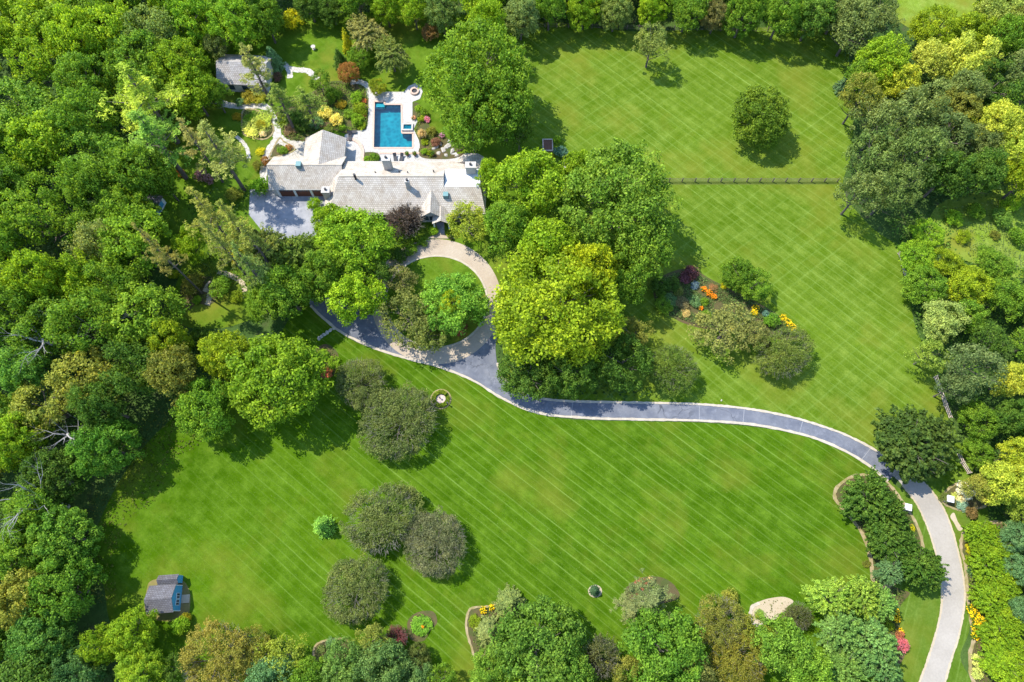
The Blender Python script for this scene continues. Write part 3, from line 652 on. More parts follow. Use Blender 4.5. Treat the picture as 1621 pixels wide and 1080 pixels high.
def trunk_mesh(seed, H, R, r0=0.35, top=0.75, nl=9, fork=0.28):
    rr = random.Random(seed); bm = bmesh.new()
    tube(bm, [(0, 0, -0.3), (rr.uniform(-.15, .15), rr.uniform(-.15, .15), H*fork), (rr.uniform(-.3, .3), rr.uniform(-.3, .3), H*top)], [r0*1.25, r0*0.8, r0*0.2], 8)
    for i in range(nl):
        a = i*2.4+rr.uniform(-.4, .4); z = H*(fork*0.7+(top-fork)*0.75*i/nl); L = R*rr.uniform(0.55, 0.85)
        e_ = (math.cos(a)*L, math.sin(a)*L, min(H*0.85, z+L*rr.uniform(0.45, 0.9))); m_ = (e_[0]*0.5, e_[1]*0.5, z+(e_[2]-z)*0.4)
        tube(bm, [(0, 0, z), m_, e_], [r0*0.45, r0*0.28, r0*0.08], 5)
        for s in (-0.6, 0.6):
            a2 = a+s; tube(bm, [m_, (m_[0]+math.cos(a2)*L*0.35, m_[1]+math.sin(a2)*L*0.35, m_[2]+L*0.3)], [r0*0.2, r0*0.06], 4)
    me = bpy.data.meshes.new('trunk'); bm.to_mesh(me); bm.free(); me.materials.append(M['bark']); return me
# kinds: native height, native radius, crown-centre fraction, meshes
KIND = {}
def kind(k, H, R, fc, crowns, trunks, extra=None): KIND[k] = (H, R, fc, crowns, trunks, extra)
kind('oak', 14, 7, 0.62, [crown_broad(i) for i in (1, 2, 3, 4)], [trunk_mesh(i, 14, 7) for i in (1, 2)])
kind('maple', 13, 6.5, 0.62, [crown_broad(i, 6.5, 13, K=190, rc=0.85, n=80, ls=0.36, amp=0.12, base=0.16, zmin=-0.5) for i in (11, 12, 13)], [trunk_mesh(i, 13, 6.5) for i in (5,)])
kind('big', 18, 11, 0.62, [crown_broad(i, 11, 18, K=330, rc=1.35, n=62, ls=0.52, amp=0.2, base=0.22) for i in (21, 22)], [trunk_mesh(7, 18, 11, 0.55, nl=14)])
kind('dense', 10, 6, 0.6, [crown_broad(i, 6, 10, K=230, rc=0.75, n=58, ls=0.34, amp=0.11, base=0.12, zmin=-0.3) for i in (31, 32, 33)], [trunk_mesh(9, 10, 6)])
kind('open', 12, 5.5, 0.64, [crown_broad(i, 5.5, 12, K=90, rc=0.85, n=46, ls=0.36, amp=0.24, base=0.3) for i in (41, 42, 43)], [trunk_mesh(i, 12, 5.5, 0.25, nl=12) for i in (11, 12)])
kind('fine', 7.5, 5, 0.5, [crown_fine(i) for i in (51, 52, 53)], [trunk_mesh(14, 7.5, 5, 0.22)], [twigs(i) for i in (51, 52, 53)])
kind('feather', 11, 6, 0.6, [crown_feather(i) for i in (61, 62, 63)], [trunk_mesh(16, 11, 6, 0.28)])
kind('pine', 24, 4.2, 0.78, [crown_pine(i) for i in (71, 72, 73)], [trunk_pine(i) for i in (71, 72, 73)])
kind('spruce', 8, 2.4, 0.4, [crown_spruce(i) for i in (81, 82)], [trunk_mesh(18, 8, 1.2, 0.14, top=0.9, nl=3)])
kind('shrub', 2.6, 2.0, 0.45, [crown_broad(i, 2.0, 2.6, K=60, rc=0.48, n=40, ls=0.22, amp=0.14, base=0.0, zmin=-0.2) for i in (91, 92, 93, 94)], [trunk_mesh(20, 2.4, 1.6, 0.07, top=0.6, nl=6)])
kind('small', 1.2, 1.0, 0.4, [crown_broad(i, 1.0, 1.2, K=26, rc=0.3, n=26, ls=0.17, amp=0.12, base=0.0, zmin=0.0) for i in (95, 96, 97)], [])
kind('twiggy', 6, 4.5, 0.5, [crown_feather(i, 4.5, 6, 200, 42, wd=0.06, ln=0.34, base=0.08, droop=0.3) for i in (65, 66)], [trunk_mesh(22, 6, 4, 0.2, nl=14)], [twigs(65, 4.5, 6, 500, 0.9), twigs(66, 4.5, 6, 500, 0.9)])
kind('yew', 7, 4.5, 0.55, [crown_feather(i, 4.5, 7, 300, 46, wd=0.12, ln=0.4, base=0.05, droop=0.5) for i in (161, 162, 163)], [trunk_mesh(24, 7, 4, 0.2)])
ORD = ['first', 'second', 'third', 'fourth', 'fifth', 'sixth', 'seventh', 'eighth', 'ninth', 'tenth', 'eleventh', 'twelfth', 'thirteenth', 'fourteenth', 'fifteenth']
rg = random.Random(7); placed = []
GRP = {}
def tree(k, px, py, rpx, h, col, label, cat='tree', name=None, group=None, rz=None, world=None, sx=1.0):
    H, R, fc, crowns, trunks, extra = KIND[k]
    p = world if world is not None else G(px, py, h*fc); r = rpx if world is not None else rpx*mpp(px, py, h*fc)
    i = rg.randrange(len(crowns)); s = r/R
    nm = name or {'pine': 'pine_tree', 'spruce': 'spruce_tree', 'shrub': 'shrub', 'small': 'shrub'}.get(k, 'broadleaf_tree')
    o = empty(nm, (p.x, p.y, 0), label, cat, group, rg.uniform(0, 6.28) if rz is None else rz, (s, s*sx, h/H))
    j = rg.uniform(0.92, 1.08)
    c = link('crown', crowns[i], o, tuple(v*j*g for v, g in zip(col, (1.9, 1.7, 1.05))))
    if trunks: link('trunk', trunks[i if len(trunks) == len(crowns) else rg.randrange(len(trunks))], o)
    if extra: link('twigs', extra[i], o)
    placed.append((p.x, p.y, r)); return o
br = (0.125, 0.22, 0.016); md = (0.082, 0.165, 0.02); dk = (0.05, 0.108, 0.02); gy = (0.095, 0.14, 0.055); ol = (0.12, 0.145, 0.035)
ye = (0.27, 0.3, 0.015); yg = (0.135, 0.205, 0.014); bl = (0.08, 0.165, 0.09); pu = (0.085, 0.04, 0.05); orr = (0.19, 0.115, 0.04); tn = (0.125, 0.148, 0.055)
gd = (0.086, 0.12, 0.046); lm = (0.118, 0.23, 0.02)
T = tree
# --- big individual trees round the house and drive
T('maple', 437, 597, 80, 15, (0.1, 0.185, 0.014), 'large dense bright green maple casting a big shadow on the left of the south lawn')
T('maple', 325, 648, 50, 12, (0.09, 0.19, 0.02), 'rounded green maple left of and below the large lawn maple')
T('fine', 634, 668, 66, 6.6, gd, 'largest fine twigged olive round tree, just below the stone sundial bed', rz=0.6, sx=0.88)
T('fine', 572, 607, 42, 5.5, gd, 'smaller olive round tree touching the upper left side of the biggest one', rz=0.6, sx=1.12)
T('fine', 605, 824, 64, 6.4, gd, 'wide olive round tree in the middle of the lower lawn group of three', rz=0.6, sx=0.86)
T('fine', 692, 860, 50, 5.8, (0.1, 0.12, 0.08), 'greyest and twiggiest round tree, rightmost of the lower lawn group', rz=0.6, sx=1.08)
T('fine', 567, 933, 56, 6, gd, 'round olive tree standing alone lowest on the south lawn', rz=0.6, sx=0.9)
T('spruce', 510, 832, 19, 5, (0.12, 0.26, 0.05), 'small bright green conifer on the lawn left of the wide round tree', name='conifer')
T('spruce', 942, 936, 9.5, 2.2, (0.03, 0.07, 0.045), 'tiny dark spruce in a stone ring on the lower lawn')
T('big', 750, 114, 80, 20, (0.088, 0.168, 0.018), 'huge green oak standing right of the swimming pool')
T('oak', 748, 190, 50, 16, md, 'green tree directly right of the pool garden shading the patio')
T('oak', 800, 170, 48, 17, md, 'tall green tree on the right flank of the huge pool oak')
T('oak', 770, 40, 35, 15, br, 'light green tree above the huge pool oak')
T('open', 822, 208, 24, 11, dk, 'dark bluish tree with a shadow at the paddock edge by the raised bed')
T('oak', 835, 285, 62, 16, br, 'green tree at the right end of the house roof')
T('oak', 775, 275, 22, 12, br, 'slender green crown overlapping the north east corner of the house')
T('open', 742, 350, 36, 8, (0.15, 0.21, 0.03), 'light olive small tree right of the front entrance')
T('oak', 800, 355, 45, 13, md, 'mid green tree between the entrance and the great group of trees')
T('big', 974, 312, 90, 19, (0.09, 0.17, 0.025), 'huge mid green maple at the middle of the picture, left end of the paddock fence')
T('oak', 1020, 395, 52, 15, (0.1, 0.19, 0.025), 'tall green tree on the lower right of the huge central maple')
T('oak', 915, 272, 32, 12, br, 'light green tree top at the upper left of the huge central maple')
T('oak', 865, 390, 55, 16, br, 'fresh green tree between the circle drive and the central maple')
T('oak', 985, 440, 40, 14, md, 'dark green tree between the yellow maple and the flower border')
T('big', 885, 480, 100, 18, yg, 'great yellow green maple right of the circular drive')
T('oak', 930, 432, 48, 17.5, (0.165, 0.22, 0.012), 'golden yellow crown rising at the upper right of the great yellow green maple')
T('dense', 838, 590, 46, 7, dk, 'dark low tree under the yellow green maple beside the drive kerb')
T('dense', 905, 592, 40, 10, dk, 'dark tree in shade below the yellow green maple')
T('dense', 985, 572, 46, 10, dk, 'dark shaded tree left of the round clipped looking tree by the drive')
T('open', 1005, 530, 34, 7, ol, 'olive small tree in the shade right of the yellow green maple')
T('fine', 1065, 583, 41, 6.5, (0.08, 0.135, 0.03), 'round grey green tree just above the drive right of the dark trees')
T('dense', 1168, 432, 28, 6, md, 'left one of two joined green trees above the orange flowers on the paddock lawn')
T('dense', 1196, 450, 28, 6, md, 'right one of two joined green trees above the orange flowers on the paddock lawn')
T('open', 1148, 522, 50, 7, tn, 'tan green feathery tree beside the orange flower border')
T('open', 1190, 530, 28, 6, tn, 'tan tree squeezed between the feathery tan tree and the round one')
T('fine', 1240, 561, 51, 6.5, (0.1, 0.145, 0.04), 'low wide round tree at the right end of the flower border', rz=0.6, sx=0.8)
T('maple', 1206, 178, 50, 11, (0.08, 0.14, 0.016), 'lone round tree in the middle of the upper right paddock')
T('open', 1032, 68, 33, 11, (0.13, 0.18, 0.06), 'airy pale green locust standing alone by the top paddock fence')
T('yew', 1452, 703, 66, 10, (0.045, 0.085, 0.022), 'large dark dome shaped tree overhanging the drive at right')
T('yew', 1378, 790, 42, 7, dk, 'dark evergreen tree topmost in the row left of the entrance drive')
T('yew', 1408, 818, 33, 6.5, dk, 'dark evergreen second in the row by the white gate pillar')
T('yew', 1412, 855, 42, 7, dk, 'dark spreading evergreen third in the row left of the entrance drive')
T('yew', 1462, 897, 36, 7.5, dk, 'dark evergreen leaning over the edge of the pale entrance drive')
T('feather', 1412, 903, 26, 6, bl, 'blue green feathery tree below the dark evergreens left of the entrance drive')
# circle island
T('maple', 716, 480, 54, 10, (0.09, 0.2, 0.03), 'leafy green maple in the circle lawn with yellowing centre')
T('open', 712, 482, 20, 11.2, (0.22, 0.28, 0.02), 'yellowing young tree top showing in the middle of the circle maple')
T('open', 648, 503, 50, 8.5, (0.095, 0.125, 0.04), 'dark olive tree at the left of the circle lawn')
T('open', 635, 440, 26, 7, (0.12, 0.14, 0.06), 'grey olive tree overhanging the top left of the circle drive')
T('open', 676, 524, 38, 7, (0.085, 0.12, 0.035), 'dusky olive tree at the bottom of the circle lawn')
# front of house
T('oak', 560, 375, 56, 13, (0.115, 0.215, 0.018), 'bright green tree in front of the house left of the purple tree')
T('oak', 525, 352, 28, 10, br, 'green tree between the garage court and the front tree')
T('twiggy', 641, 350, 34, 7.5, (0.062, 0.05, 0.058), 'purple brown leaved tree against the front of the house')
T('oak', 562, 470, 48, 11, (0.13, 0.23, 0.015), 'yellow green tree left of the circle drive')
T('oak', 505, 440, 42, 12, md, 'mid green tree below the garage court')
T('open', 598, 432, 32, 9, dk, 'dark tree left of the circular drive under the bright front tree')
T('oak', 455, 465, 46, 13, md, 'dark green tree left of the asphalt forecourt')
T('feather', 465, 395, 38, 13, (0.12, 0.19, 0.05), 'soft grey green tree just below the parking court')
T('feather', 420, 385, 32, 15, gy, 'grey green feathery tree at the lower left corner of the parking court')
T('oak', 412, 480, 28, 9, md, 'green tree left of the stepping stones')
T('pine', 335, 222, 43, 21, (0.15, 0.19, 0.065), 'grey green broad pine left of the garden bed island')
T('pine', 300, 212, 26, 20, (0.19, 0.2, 0.08), 'pale pine with open crown left of the broad grey pine')
T('pine', 396, 95, 32, 18, (0.16, 0.19, 0.065), 'tall pine leaning across the guest cottage roof')
T('pine', 440, 150, 32, 14, (0.1, 0.155, 0.035), 'dark pine between the cottage and the pool')
T('pine', 482, 156, 28, 12, (0.1, 0.16, 0.035), 'dark pine just left of the pool garden shrubs')
T('pine', 238, 383, 24, 26, (0.19, 0.2, 0.07), 'very tall thin pine with a long bare trunk below the tiny shed')
T('pine', 320, 325, 36, 23, (0.18, 0.21, 0.055), 'uppermost of the row of leaning pines left of the parking court')
T('pine', 365, 345, 34, 24, (0.15, 0.19, 0.05), 'second tall pine of the leaning row left of the parking court')
T('pine', 340, 375, 30, 24, (0.15, 0.19, 0.06), 'tall pine of the leaning row nearest the bright green tree')
T('pine', 395, 375, 34, 22, (0.14, 0.18, 0.05), 'tall pine of the leaning row nearest the parking court')
T('pine', 385, 410, 28, 22, (0.11, 0.17, 0.06), 'lowest tall pine of the leaning row left of the parking court')
T('oak', 298, 388, 28, 10, br, 'bright green round tree between the thin tall pine and the leaning pines')
T('pine', 215, 135, 60, 22, (0.17, 0.25, 0.03), 'huge light green white pine in the upper left wood', sx=1.0)
T('pine', 235, 205, 55, 20, (0.1, 0.2, 0.035), 'dark green drooping pine below the huge light green white pine')
# north garden
T('oak', 305, 145, 38, 12, br, 'bright tree left of the guest cottage')
T('oak', 340, 150, 24, 9, md, 'green tree hiding the lower left corner of the guest cottage')
T('maple', 372, 38, 42, 13, lm, 'lime green maple above the guest cottage')
T('maple', 300, 28, 44, 14, lm, 'lime green maple at the top left beside the brown twigged tree')
T('open', 340, 70, 26, 10, gy, 'half bare grey tree between the two lime maples')
T('oak', 420, 30, 32, 11, md, 'dark tree at the top left of the garden lawn')
T('spruce', 432, 92, 16, 6, bl, 'blue green conifer between the leaning pine and the garden lawn', name='conifer')
T('shrub', 463, 32, 18, 4, ye, 'bright yellow shrub on the top edge of the garden lawn')
T('spruce', 437, 30, 10, 7, md, 'narrow green conifer left of the bright yellow shrub', name='conifer')
T('feather', 580, 48, 34, 9, (0.17, 0.19, 0.08), 'tan grey willow at the top of the garden above the pool')
T('feather', 619, 84, 32, 9, (0.13, 0.18, 0.06), 'grey green willow above the pool')
T('spruce', 549, 66, 11, 7, ye, 'narrow golden conifer left of the willows', name='conifer')
T('maple', 550, 114, 18, 4.5, orr, 'orange brown small maple right of the garden lawn', name='ornamental_maple')
T('maple', 681, 49, 15, 4, (0.17, 0.12, 0.06), 'dusty orange small tree left of the huge pool oak', name='ornamental_maple')
T('dense', 597, 137, 14.5, 3.6, (0.15, 0.2, 0.02), 'tightly clipped round bush at the top left corner of the pool deck', 'bush', 'clipped_bush')
T('open', 505, 130, 22, 7, md, 'green tree at the end of the curved stone path')
T('spruce', 537, 92, 13, 5, dk, 'dark green small conifer above the orange maple', name='conifer')
T('dense', 565, 90, 18, 5, md, 'dark green bush tree between the golden conifer and the willows')
# belt of trees on the north side
for i, (x, y, r, h, c, l) in enumerate([
    (490, 10, 26, 8, dk, 'dark tree right of the bright yellow shrub on the top edge'), (525, 14, 24, 8, dk, 'dark tree left of the tan willow on the top edge'),
    (610, 8, 28, 11, br, 'bright tree at the top edge above the willows'), (655, 12, 26, 11, br, 'bright tree at the top edge above the shaded garden lawn'),
    (700, 20, 28, 11, (0.1, 0.17, 0.06), 'grey green tree at the top edge left of the huge pool oak'), (825, 22, 32, 13, (0.12, 0.18, 0.08), 'silvery tree at the upper left end of the paddock fence'),
    (870, 10, 30, 12, md, 'dark green tree at the top edge behind the start of the paddock fence'), (925, 12, 30, 11, br, 'yellowish green tree behind the paddock fence left part'),
    (975, 15, 28, 11, (0.12, 0.18, 0.06), 'soft green tree behind the fence left of the airy locust'), (1090, 12, 34, 12, md, 'green tree behind the fence right of the airy locust'),
    (1135, 22, 22, 10, (0.14, 0.15, 0.07), 'tan twiggy tree standing over the top fence'), (1180, 15, 34, 14, md, 'green tree throwing shade on the top paddock edge'),
    (1240, 18, 34, 14, md, 'dark green tree near the top right paddock corner'), (1290, 20, 36, 14, (0.075, 0.155, 0.03), 'tree at the top right corner of the paddock'), (1035, 8, 26, 12, br, 'green tree directly behind the airy locust')]):
    T('maple' if i % 3 else 'oak', x, y, r, h*0.9, c, l)
# eastern wood, large ones
for k, x, y, r, h, c, l in [
    ('open', 1352, 42, 44, 13, gy, 'grey olive tree right of the paddock top corner'), ('open', 1395, 25, 34, 12, gy, 'grey tree left of the small bright clearing at the top'),
    ('oak', 1400, 95, 42, 12, br, 'bright green tree on the paddock side of the eastern wood'), ('spruce', 1345, 128, 17, 8, (0.05, 0.1, 0.06), 'blue grey conifer at the right edge of the paddock'),
    ('oak', 1362, 125, 28, 9, md, 'green bush like tree behind the blue grey conifer'), ('oak', 1422, 130, 34, 10, (0.2, 0.25, 0.03), 'yellowish tree in the middle of the upper eastern wood'),
    ('oak', 1475, 95, 34, 10, (0.22, 0.27, 0.06), 'pale yellow tree left of the largest pale yellow crown'), ('oak', 1538, 95, 42, 12, (0.24, 0.3, 0.06), 'largest pale yellow green crown in the upper eastern wood'),
    ('oak', 1580, 195, 42, 12, (0.25, 0.31, 0.05), 'yellow tree high in the right hand wood'), ('oak', 1600, 240, 30, 11, (0.2, 0.28, 0.05), 'yellow green tree below the yellow one at the right edge'),
    ('open', 1400, 190, 48, 15, gy, 'grey green oak at the right edge of the paddock, upper of the big three'), ('open', 1455, 165, 44, 15, gy, 'grey green oak inside the eastern wood above the dark hollow'),
    ('open', 1385, 250, 46, 15, (0.08, 0.13, 0.045), 'grey green oak hanging over the right edge of the paddock'), ('open', 1445, 235, 50, 16, (0.08, 0.13, 0.045), 'big grey green oak in the centre of the eastern wood'),
    ('open', 1365, 300, 38, 14, gy, 'grey oak at the right end of the middle paddock fence'), ('open', 1415, 300, 40, 14, (0.08, 0.13, 0.045), 'grey oak with pale bare limbs right of the middle fence end'),
    ('open', 1505, 210, 48, 15, (0.075, 0.12, 0.05), 'dark grey green tree in the eastern wood left of the yellow tree'), ('oak', 1500, 275, 40, 13, dk, 'dark tree above the rough meadow'),
    ('oak', 1555, 275, 40, 12, dk, 'dark tree at the right above the rough meadow'), ('oak', 1600, 60, 32, 13, md, 'green tree near the top right corner'), ('oak', 1580, 20, 34, 12, (0.16, 0.22, 0.06), 'pale tree right of the small bright clearing'),
    ('dense', 1470, 370, 26, 4, lm, 'bright vine covered thicket at the upper end of the right fence'), ('oak', 1450, 410, 30, 5, lm, 'bright green thicket beside the right lawn corner'),
    ('oak', 1500, 415, 26, 6, yg, 'yellowish bush left of the rough meadow'), ('oak', 1535, 450, 36, 8, yg, 'yellow green tree in the middle of the eastern wood'),
    ('dense', 1465, 455, 34, 7, md, 'mid green tree against the right lawn edge'), ('oak', 1492, 505, 36, 8, (0.17, 0.24, 0.09), 'pale silvery green tree at the right lawn edge'),
    ('oak', 1535, 500, 30, 7, md, 'green tree right of the pale silvery one'), ('oak', 1590, 470, 36, 8, md, 'green tree near the right picture edge'), ('oak', 1575, 420, 30, 6, md, 'bushy green tree below the rough meadow'),
    ('open', 1475, 560, 34, 9, (0.12, 0.19, 0.04), 'green tree overhanging the right end of the lawn'), ('open', 1540, 580, 46, 13, (0.08, 0.125, 0.06), 'dark grey green tree right of the pale rail fence'),
    ('open', 1515, 610, 28, 11, (0.08, 0.125, 0.06), 'dusky tree directly beside the upper pale rail fence'), ('oak', 1603, 600, 32, 10, (0.24, 0.29, 0.05), 'yellow tree on the right edge below the middle'),
    ('dense', 1550, 665, 32, 7, md, 'dark green tree right of the dome shaped tree'), ('oak', 1600, 660, 30, 9, dk, 'dark tree at the right edge'), ('dense', 1548, 715, 26, 5, md, 'green bush between the lower rail fence and the yellow tree'),
    ('oak', 1590, 765, 42, 10, (0.2, 0.26, 0.04), 'yellow green tree above the long hedge at the right edge'), ('oak', 1555, 770, 26, 8, (0.17, 0.2, 0.05), 'olive yellow tree beside the white flowering shrub'),
    ('oak', 1610, 720, 28, 9, (0.2, 0.26, 0.03), 'yellow tree at the right edge above the entrance')]:
    T(k, x, y, r, h, c, l)
# hedge of bright bushes on the right
for i, (x, y, r) in enumerate([(1552, 845, 24), (1572, 870, 28), (1560, 895, 25), (1580, 920, 28), (1570, 950, 26), (1590, 975, 27), (1580, 1005, 26), (1598, 1030, 26), (1583, 1050, 28), (1605, 1075, 28)]):
    T('yew', x+7, y, r*1.2, 4.5, (0.115, 0.2, 0.014) if i % 2 else (0.105, 0.195, 0.014), 'bright green bush, %s from the top of the long hedge right of the entrance drive' % ORD[i], 'bush', 'hedge_bush', 'bushes of the long hedge by the entrance')
for i, (x, y, r, h, c, l) in enumerate([(1606, 850, 24, 6, bl, 'blue green tree behind the top of the long hedge'), (1616, 900, 24, 6, bl, 'blue green tree behind the middle of the long hedge'), (1618, 965, 20, 6, bl, 'blue green tree behind the lower part of the long hedge')]):
    T('oak', x, y, r, h, c, l)
# grove lower right
for k, x, y, r, h, c, l in [
    ('feather', 1318, 945, 38, 9, (0.14, 0.24, 0.05), 'light feathery tree at the top left of the lower right grove'), ('feather', 1370, 945, 36, 9, (0.15, 0.25, 0.05), 'light feathery tree at the top right of the lower right grove'),
    ('feather', 1395, 955, 28, 8, (0.11, 0.22, 0.07), 'feathery tree right of the light pair near the yellow flowers'), ('feather', 1330, 1000, 42, 10, (0.1, 0.2, 0.07), 'blue green feathery tree in the middle of the lower right grove'),
    ('feather', 1385, 1015, 42, 10, (0.1, 0.2, 0.08), 'blue green feathery tree beside the purple flowering shrub'), ('feather', 1400, 1055, 36, 9, (0.09, 0.19, 0.08), 'feathery tree at the bottom right end of the grove'),
    ('feather', 1340, 1060, 40, 9, (0.1, 0.2, 0.06), 'feathery tree at the bottom edge of the lower right grove'), ('oak', 1235, 1025, 50, 12, (0.09, 0.18, 0.03), 'big green tree at the bottom edge below the sandy patch'),
    ('oak', 1275, 1065, 44, 12, (0.1, 0.2, 0.03), 'green tree at the bottom edge right of the one below the sandy patch'), ('twiggy', 1262, 975, 24, 4, (0.07, 0.09, 0.04), 'dark twiggy bush right of the sandy patch'),
    ('maple', 1050, 1030, 70, 12, (0.065, 0.145, 0.02), 'large round green maple at the bottom edge centre right'), ('maple', 848, 1025, 76, 12, (0.07, 0.145, 0.025), 'large clumpy green maple at the bottom edge centre'),
    ('twiggy', 950, 1040, 34, 8, (0.075, 0.095, 0.05), 'dark grey twiggy tree between the two large bottom maples'), ('fine', 1140, 985, 44, 7, (0.13, 0.15, 0.04), 'brownish olive tree upper right of the bottom centre right maple'),
    ('fine', 1165, 1045, 46, 7, (0.15, 0.16, 0.035), 'golden brown tree at the bottom edge right of the maple'), ('pine', 1032, 950, 46, 8, (0.085, 0.12, 0.06), 'spiky grey conifer above the bottom centre right maple'),
    ('pine', 1000, 965, 30, 7, (0.11, 0.14, 0.07), 'pale spiky conifer left of the spiky grey conifer'), ('spruce', 808, 957, 28, 6, (0.09, 0.13, 0.05), 'spiky olive conifer above the large clumpy maple'),
    ('spruce', 775, 1000, 26, 6, (0.12, 0.16, 0.07), 'pale spiky conifer left of the large clumpy maple'), ('open', 893, 975, 26, 7, md, 'green tree at the top right of the large clumpy maple'),
    ('twiggy', 627, 1010, 21, 3.5, (0.12, 0.045, 0.06), 'dark purple shrub beside the round flower bed at the bottom'), ('dense', 660, 1038, 21, 4.5, (0.07, 0.1, 0.035), 'small round olive bush below the purple shrub'),
    ('oak', 600, 1050, 42, 9, (0.085, 0.16, 0.06), 'clumpy blue green tree at the bottom left of the purple shrub'), ('open', 590, 1010, 30, 8, (0.15, 0.19, 0.05), 'pale yellowish conifer like tree above the clumpy blue green tree'),
    ('oak', 545, 1050, 36, 9, (0.09, 0.17, 0.05), 'clumpy tree left of the clumpy blue green one'), ('oak', 655, 1072, 30, 6, (0.09, 0.17, 0.07), 'blue green tree cut by the bottom edge below the olive bush'),
    ('open', 445, 1040, 42, 8, (0.14, 0.19, 0.03), 'spiky yellow green tree at the bottom left of the middle'), ('oak', 430, 1072, 38, 9, bl, 'dark blue green tree under the spiky yellow green one'),
    ('fine', 345, 1045, 60, 8, (0.17, 0.17, 0.045), 'broad tan olive tree at the bottom edge right of the garden shed'), ('maple', 205, 1005, 40, 9, br, 'bright green tree just below the garden shed'),
    ('maple', 160, 1022, 32, 9, br, 'bright green tree left of and below the garden shed'), ('maple', 220, 1060, 40, 9, (0.13, 0.22, 0.02), 'bright green tree at the bottom edge below the shed'),
    ('maple', 905, 1068, 40, 10, (0.08, 0.17, 0.03), 'green tree cut by the bottom edge right of the large clumpy maple'), ('open', 993, 1062, 34, 8, ol, 'olive tree cut by the bottom edge left of the bottom centre right maple'),
    ('open', 1110, 1072, 34, 9, tn, 'tan olive tree cut by the bottom edge right of the bottom centre right maple'), ('open', 1198, 1010, 34, 8, (0.13, 0.16, 0.03), 'olive tree between the golden brown one and the big green bottom tree'),
    ('maple', 775, 1058, 34, 9, (0.1, 0.19, 0.03), 'green tree on the bottom edge left of the large clumpy maple'), ('oak', 490, 1066, 34, 8, md, 'green tree on the bottom edge left of the clumpy trees'),
    ('fine', 400, 1030, 34, 6, (0.15, 0.17, 0.04), 'olive bushy tree between the broad tan tree and the spiky yellow green one'), ('shrub', 1155, 945, 14, 2.4, (0.14, 0.17, 0.04), 'scrubby bush above the brownish olive tree'),
    ('open', 700, 1076, 26, 6, md, 'small tree on the bottom edge in the grassy gap'), ('open', 275, 1060, 26, 7, dk, 'dark tree on the bottom edge left of the broad tan tree'),
    ('shrub', 287, 990, 17, 3, lm, 'small light green bush at the lower right corner of the garden shed'), ('shrub', 294, 978, 10, 2, (0.2, 0.2, 0.02), 'yellowish shrub touching the garden shed')]:
    T(k, x, y, r, h, c, l)
# left wood, the crowns one can pick out
for k, x, y, r, h, c, l in [
    ('oak', 170, 50, 48, 15, br, 'bright crown near the top edge in the left wood'), ('open', 245, 45, 50, 15, (0.1, 0.16, 0.05), 'dusky olive crown at the top left of the lime maples'),
    ('maple', 355, 560, 42, 13, (0.17, 0.25, 0.02), 'light yellow green tree left of the large lawn maple'), ('oak', 270, 545, 36, 13, (0.14, 0.21, 0.015), 'golden tinged tree left of the light yellow green tree'),
    ('oak', 225, 500, 58, 15, (0.1, 0.185, 0.022), 'broad green tree above the golden tinged one in the left wood'), ('oak', 160, 640, 42, 14, dk, 'dark tree above the shaded hollow at left'),
    ('maple', 160, 705, 52, 12, (0.06, 0.15, 0.02), 'deep green round tree left of the shaded lawn corner'), ('open', 140, 605, 60, 14, (0.15, 0.18, 0.04), 'olive tan tree left of the dark tree in the left wood'),
    ('open', 60, 640, 60, 13, (0.13, 0.165, 0.035), 'olive tree with a bleached limb near the left edge'), ('oak', 45, 585, 45, 13, (0.08, 0.19, 0.035), 'fresh green tree at the left edge below the dead branches'),
    ('maple', 75, 755, 48, 11, dk, 'dark green tree above the big dead tree at the left'), ('maple', 95, 850, 52, 12, (0.075, 0.165, 0.025), 'green tree at the left side of the shaded lawn corner'),
    ('maple', 30, 870, 50, 12, md, 'green tree at the left edge below the big dead tree'), ('oak', 35, 945, 50, 12, (0.14, 0.165, 0.035), 'brown tinged oak at the left edge'),
    ('maple', 95, 935, 55, 12, (0.07, 0.16, 0.02), 'broad dark green oak right of the brown tinged one'), ('maple', 60, 1010, 55, 11, (0.055, 0.135, 0.03), 'dark blue green tree in the bottom left corner'),
    ('maple', 120, 1070, 42, 10, (0.05, 0.12, 0.045), 'dark bluish tree on the bottom edge at left'), 
    ('oak', 318, 536, 19, 6, dk, 'dark green tree right below the little sunlit glade'), ('open', 150, 385, 42, 16, (0.12, 0.16, 0.06), 'grey green crown in the left wood left of the tiny shed'), ('oak', 215, 275, 46, 16, md, 'green crown above the tiny shed'),
    ('oak', 255, 285, 26, 12, md, 'dark crown at the upper right of the tiny shed')]:
    T(k, x, y, r, h, c, l)
n_hand = len(placed)
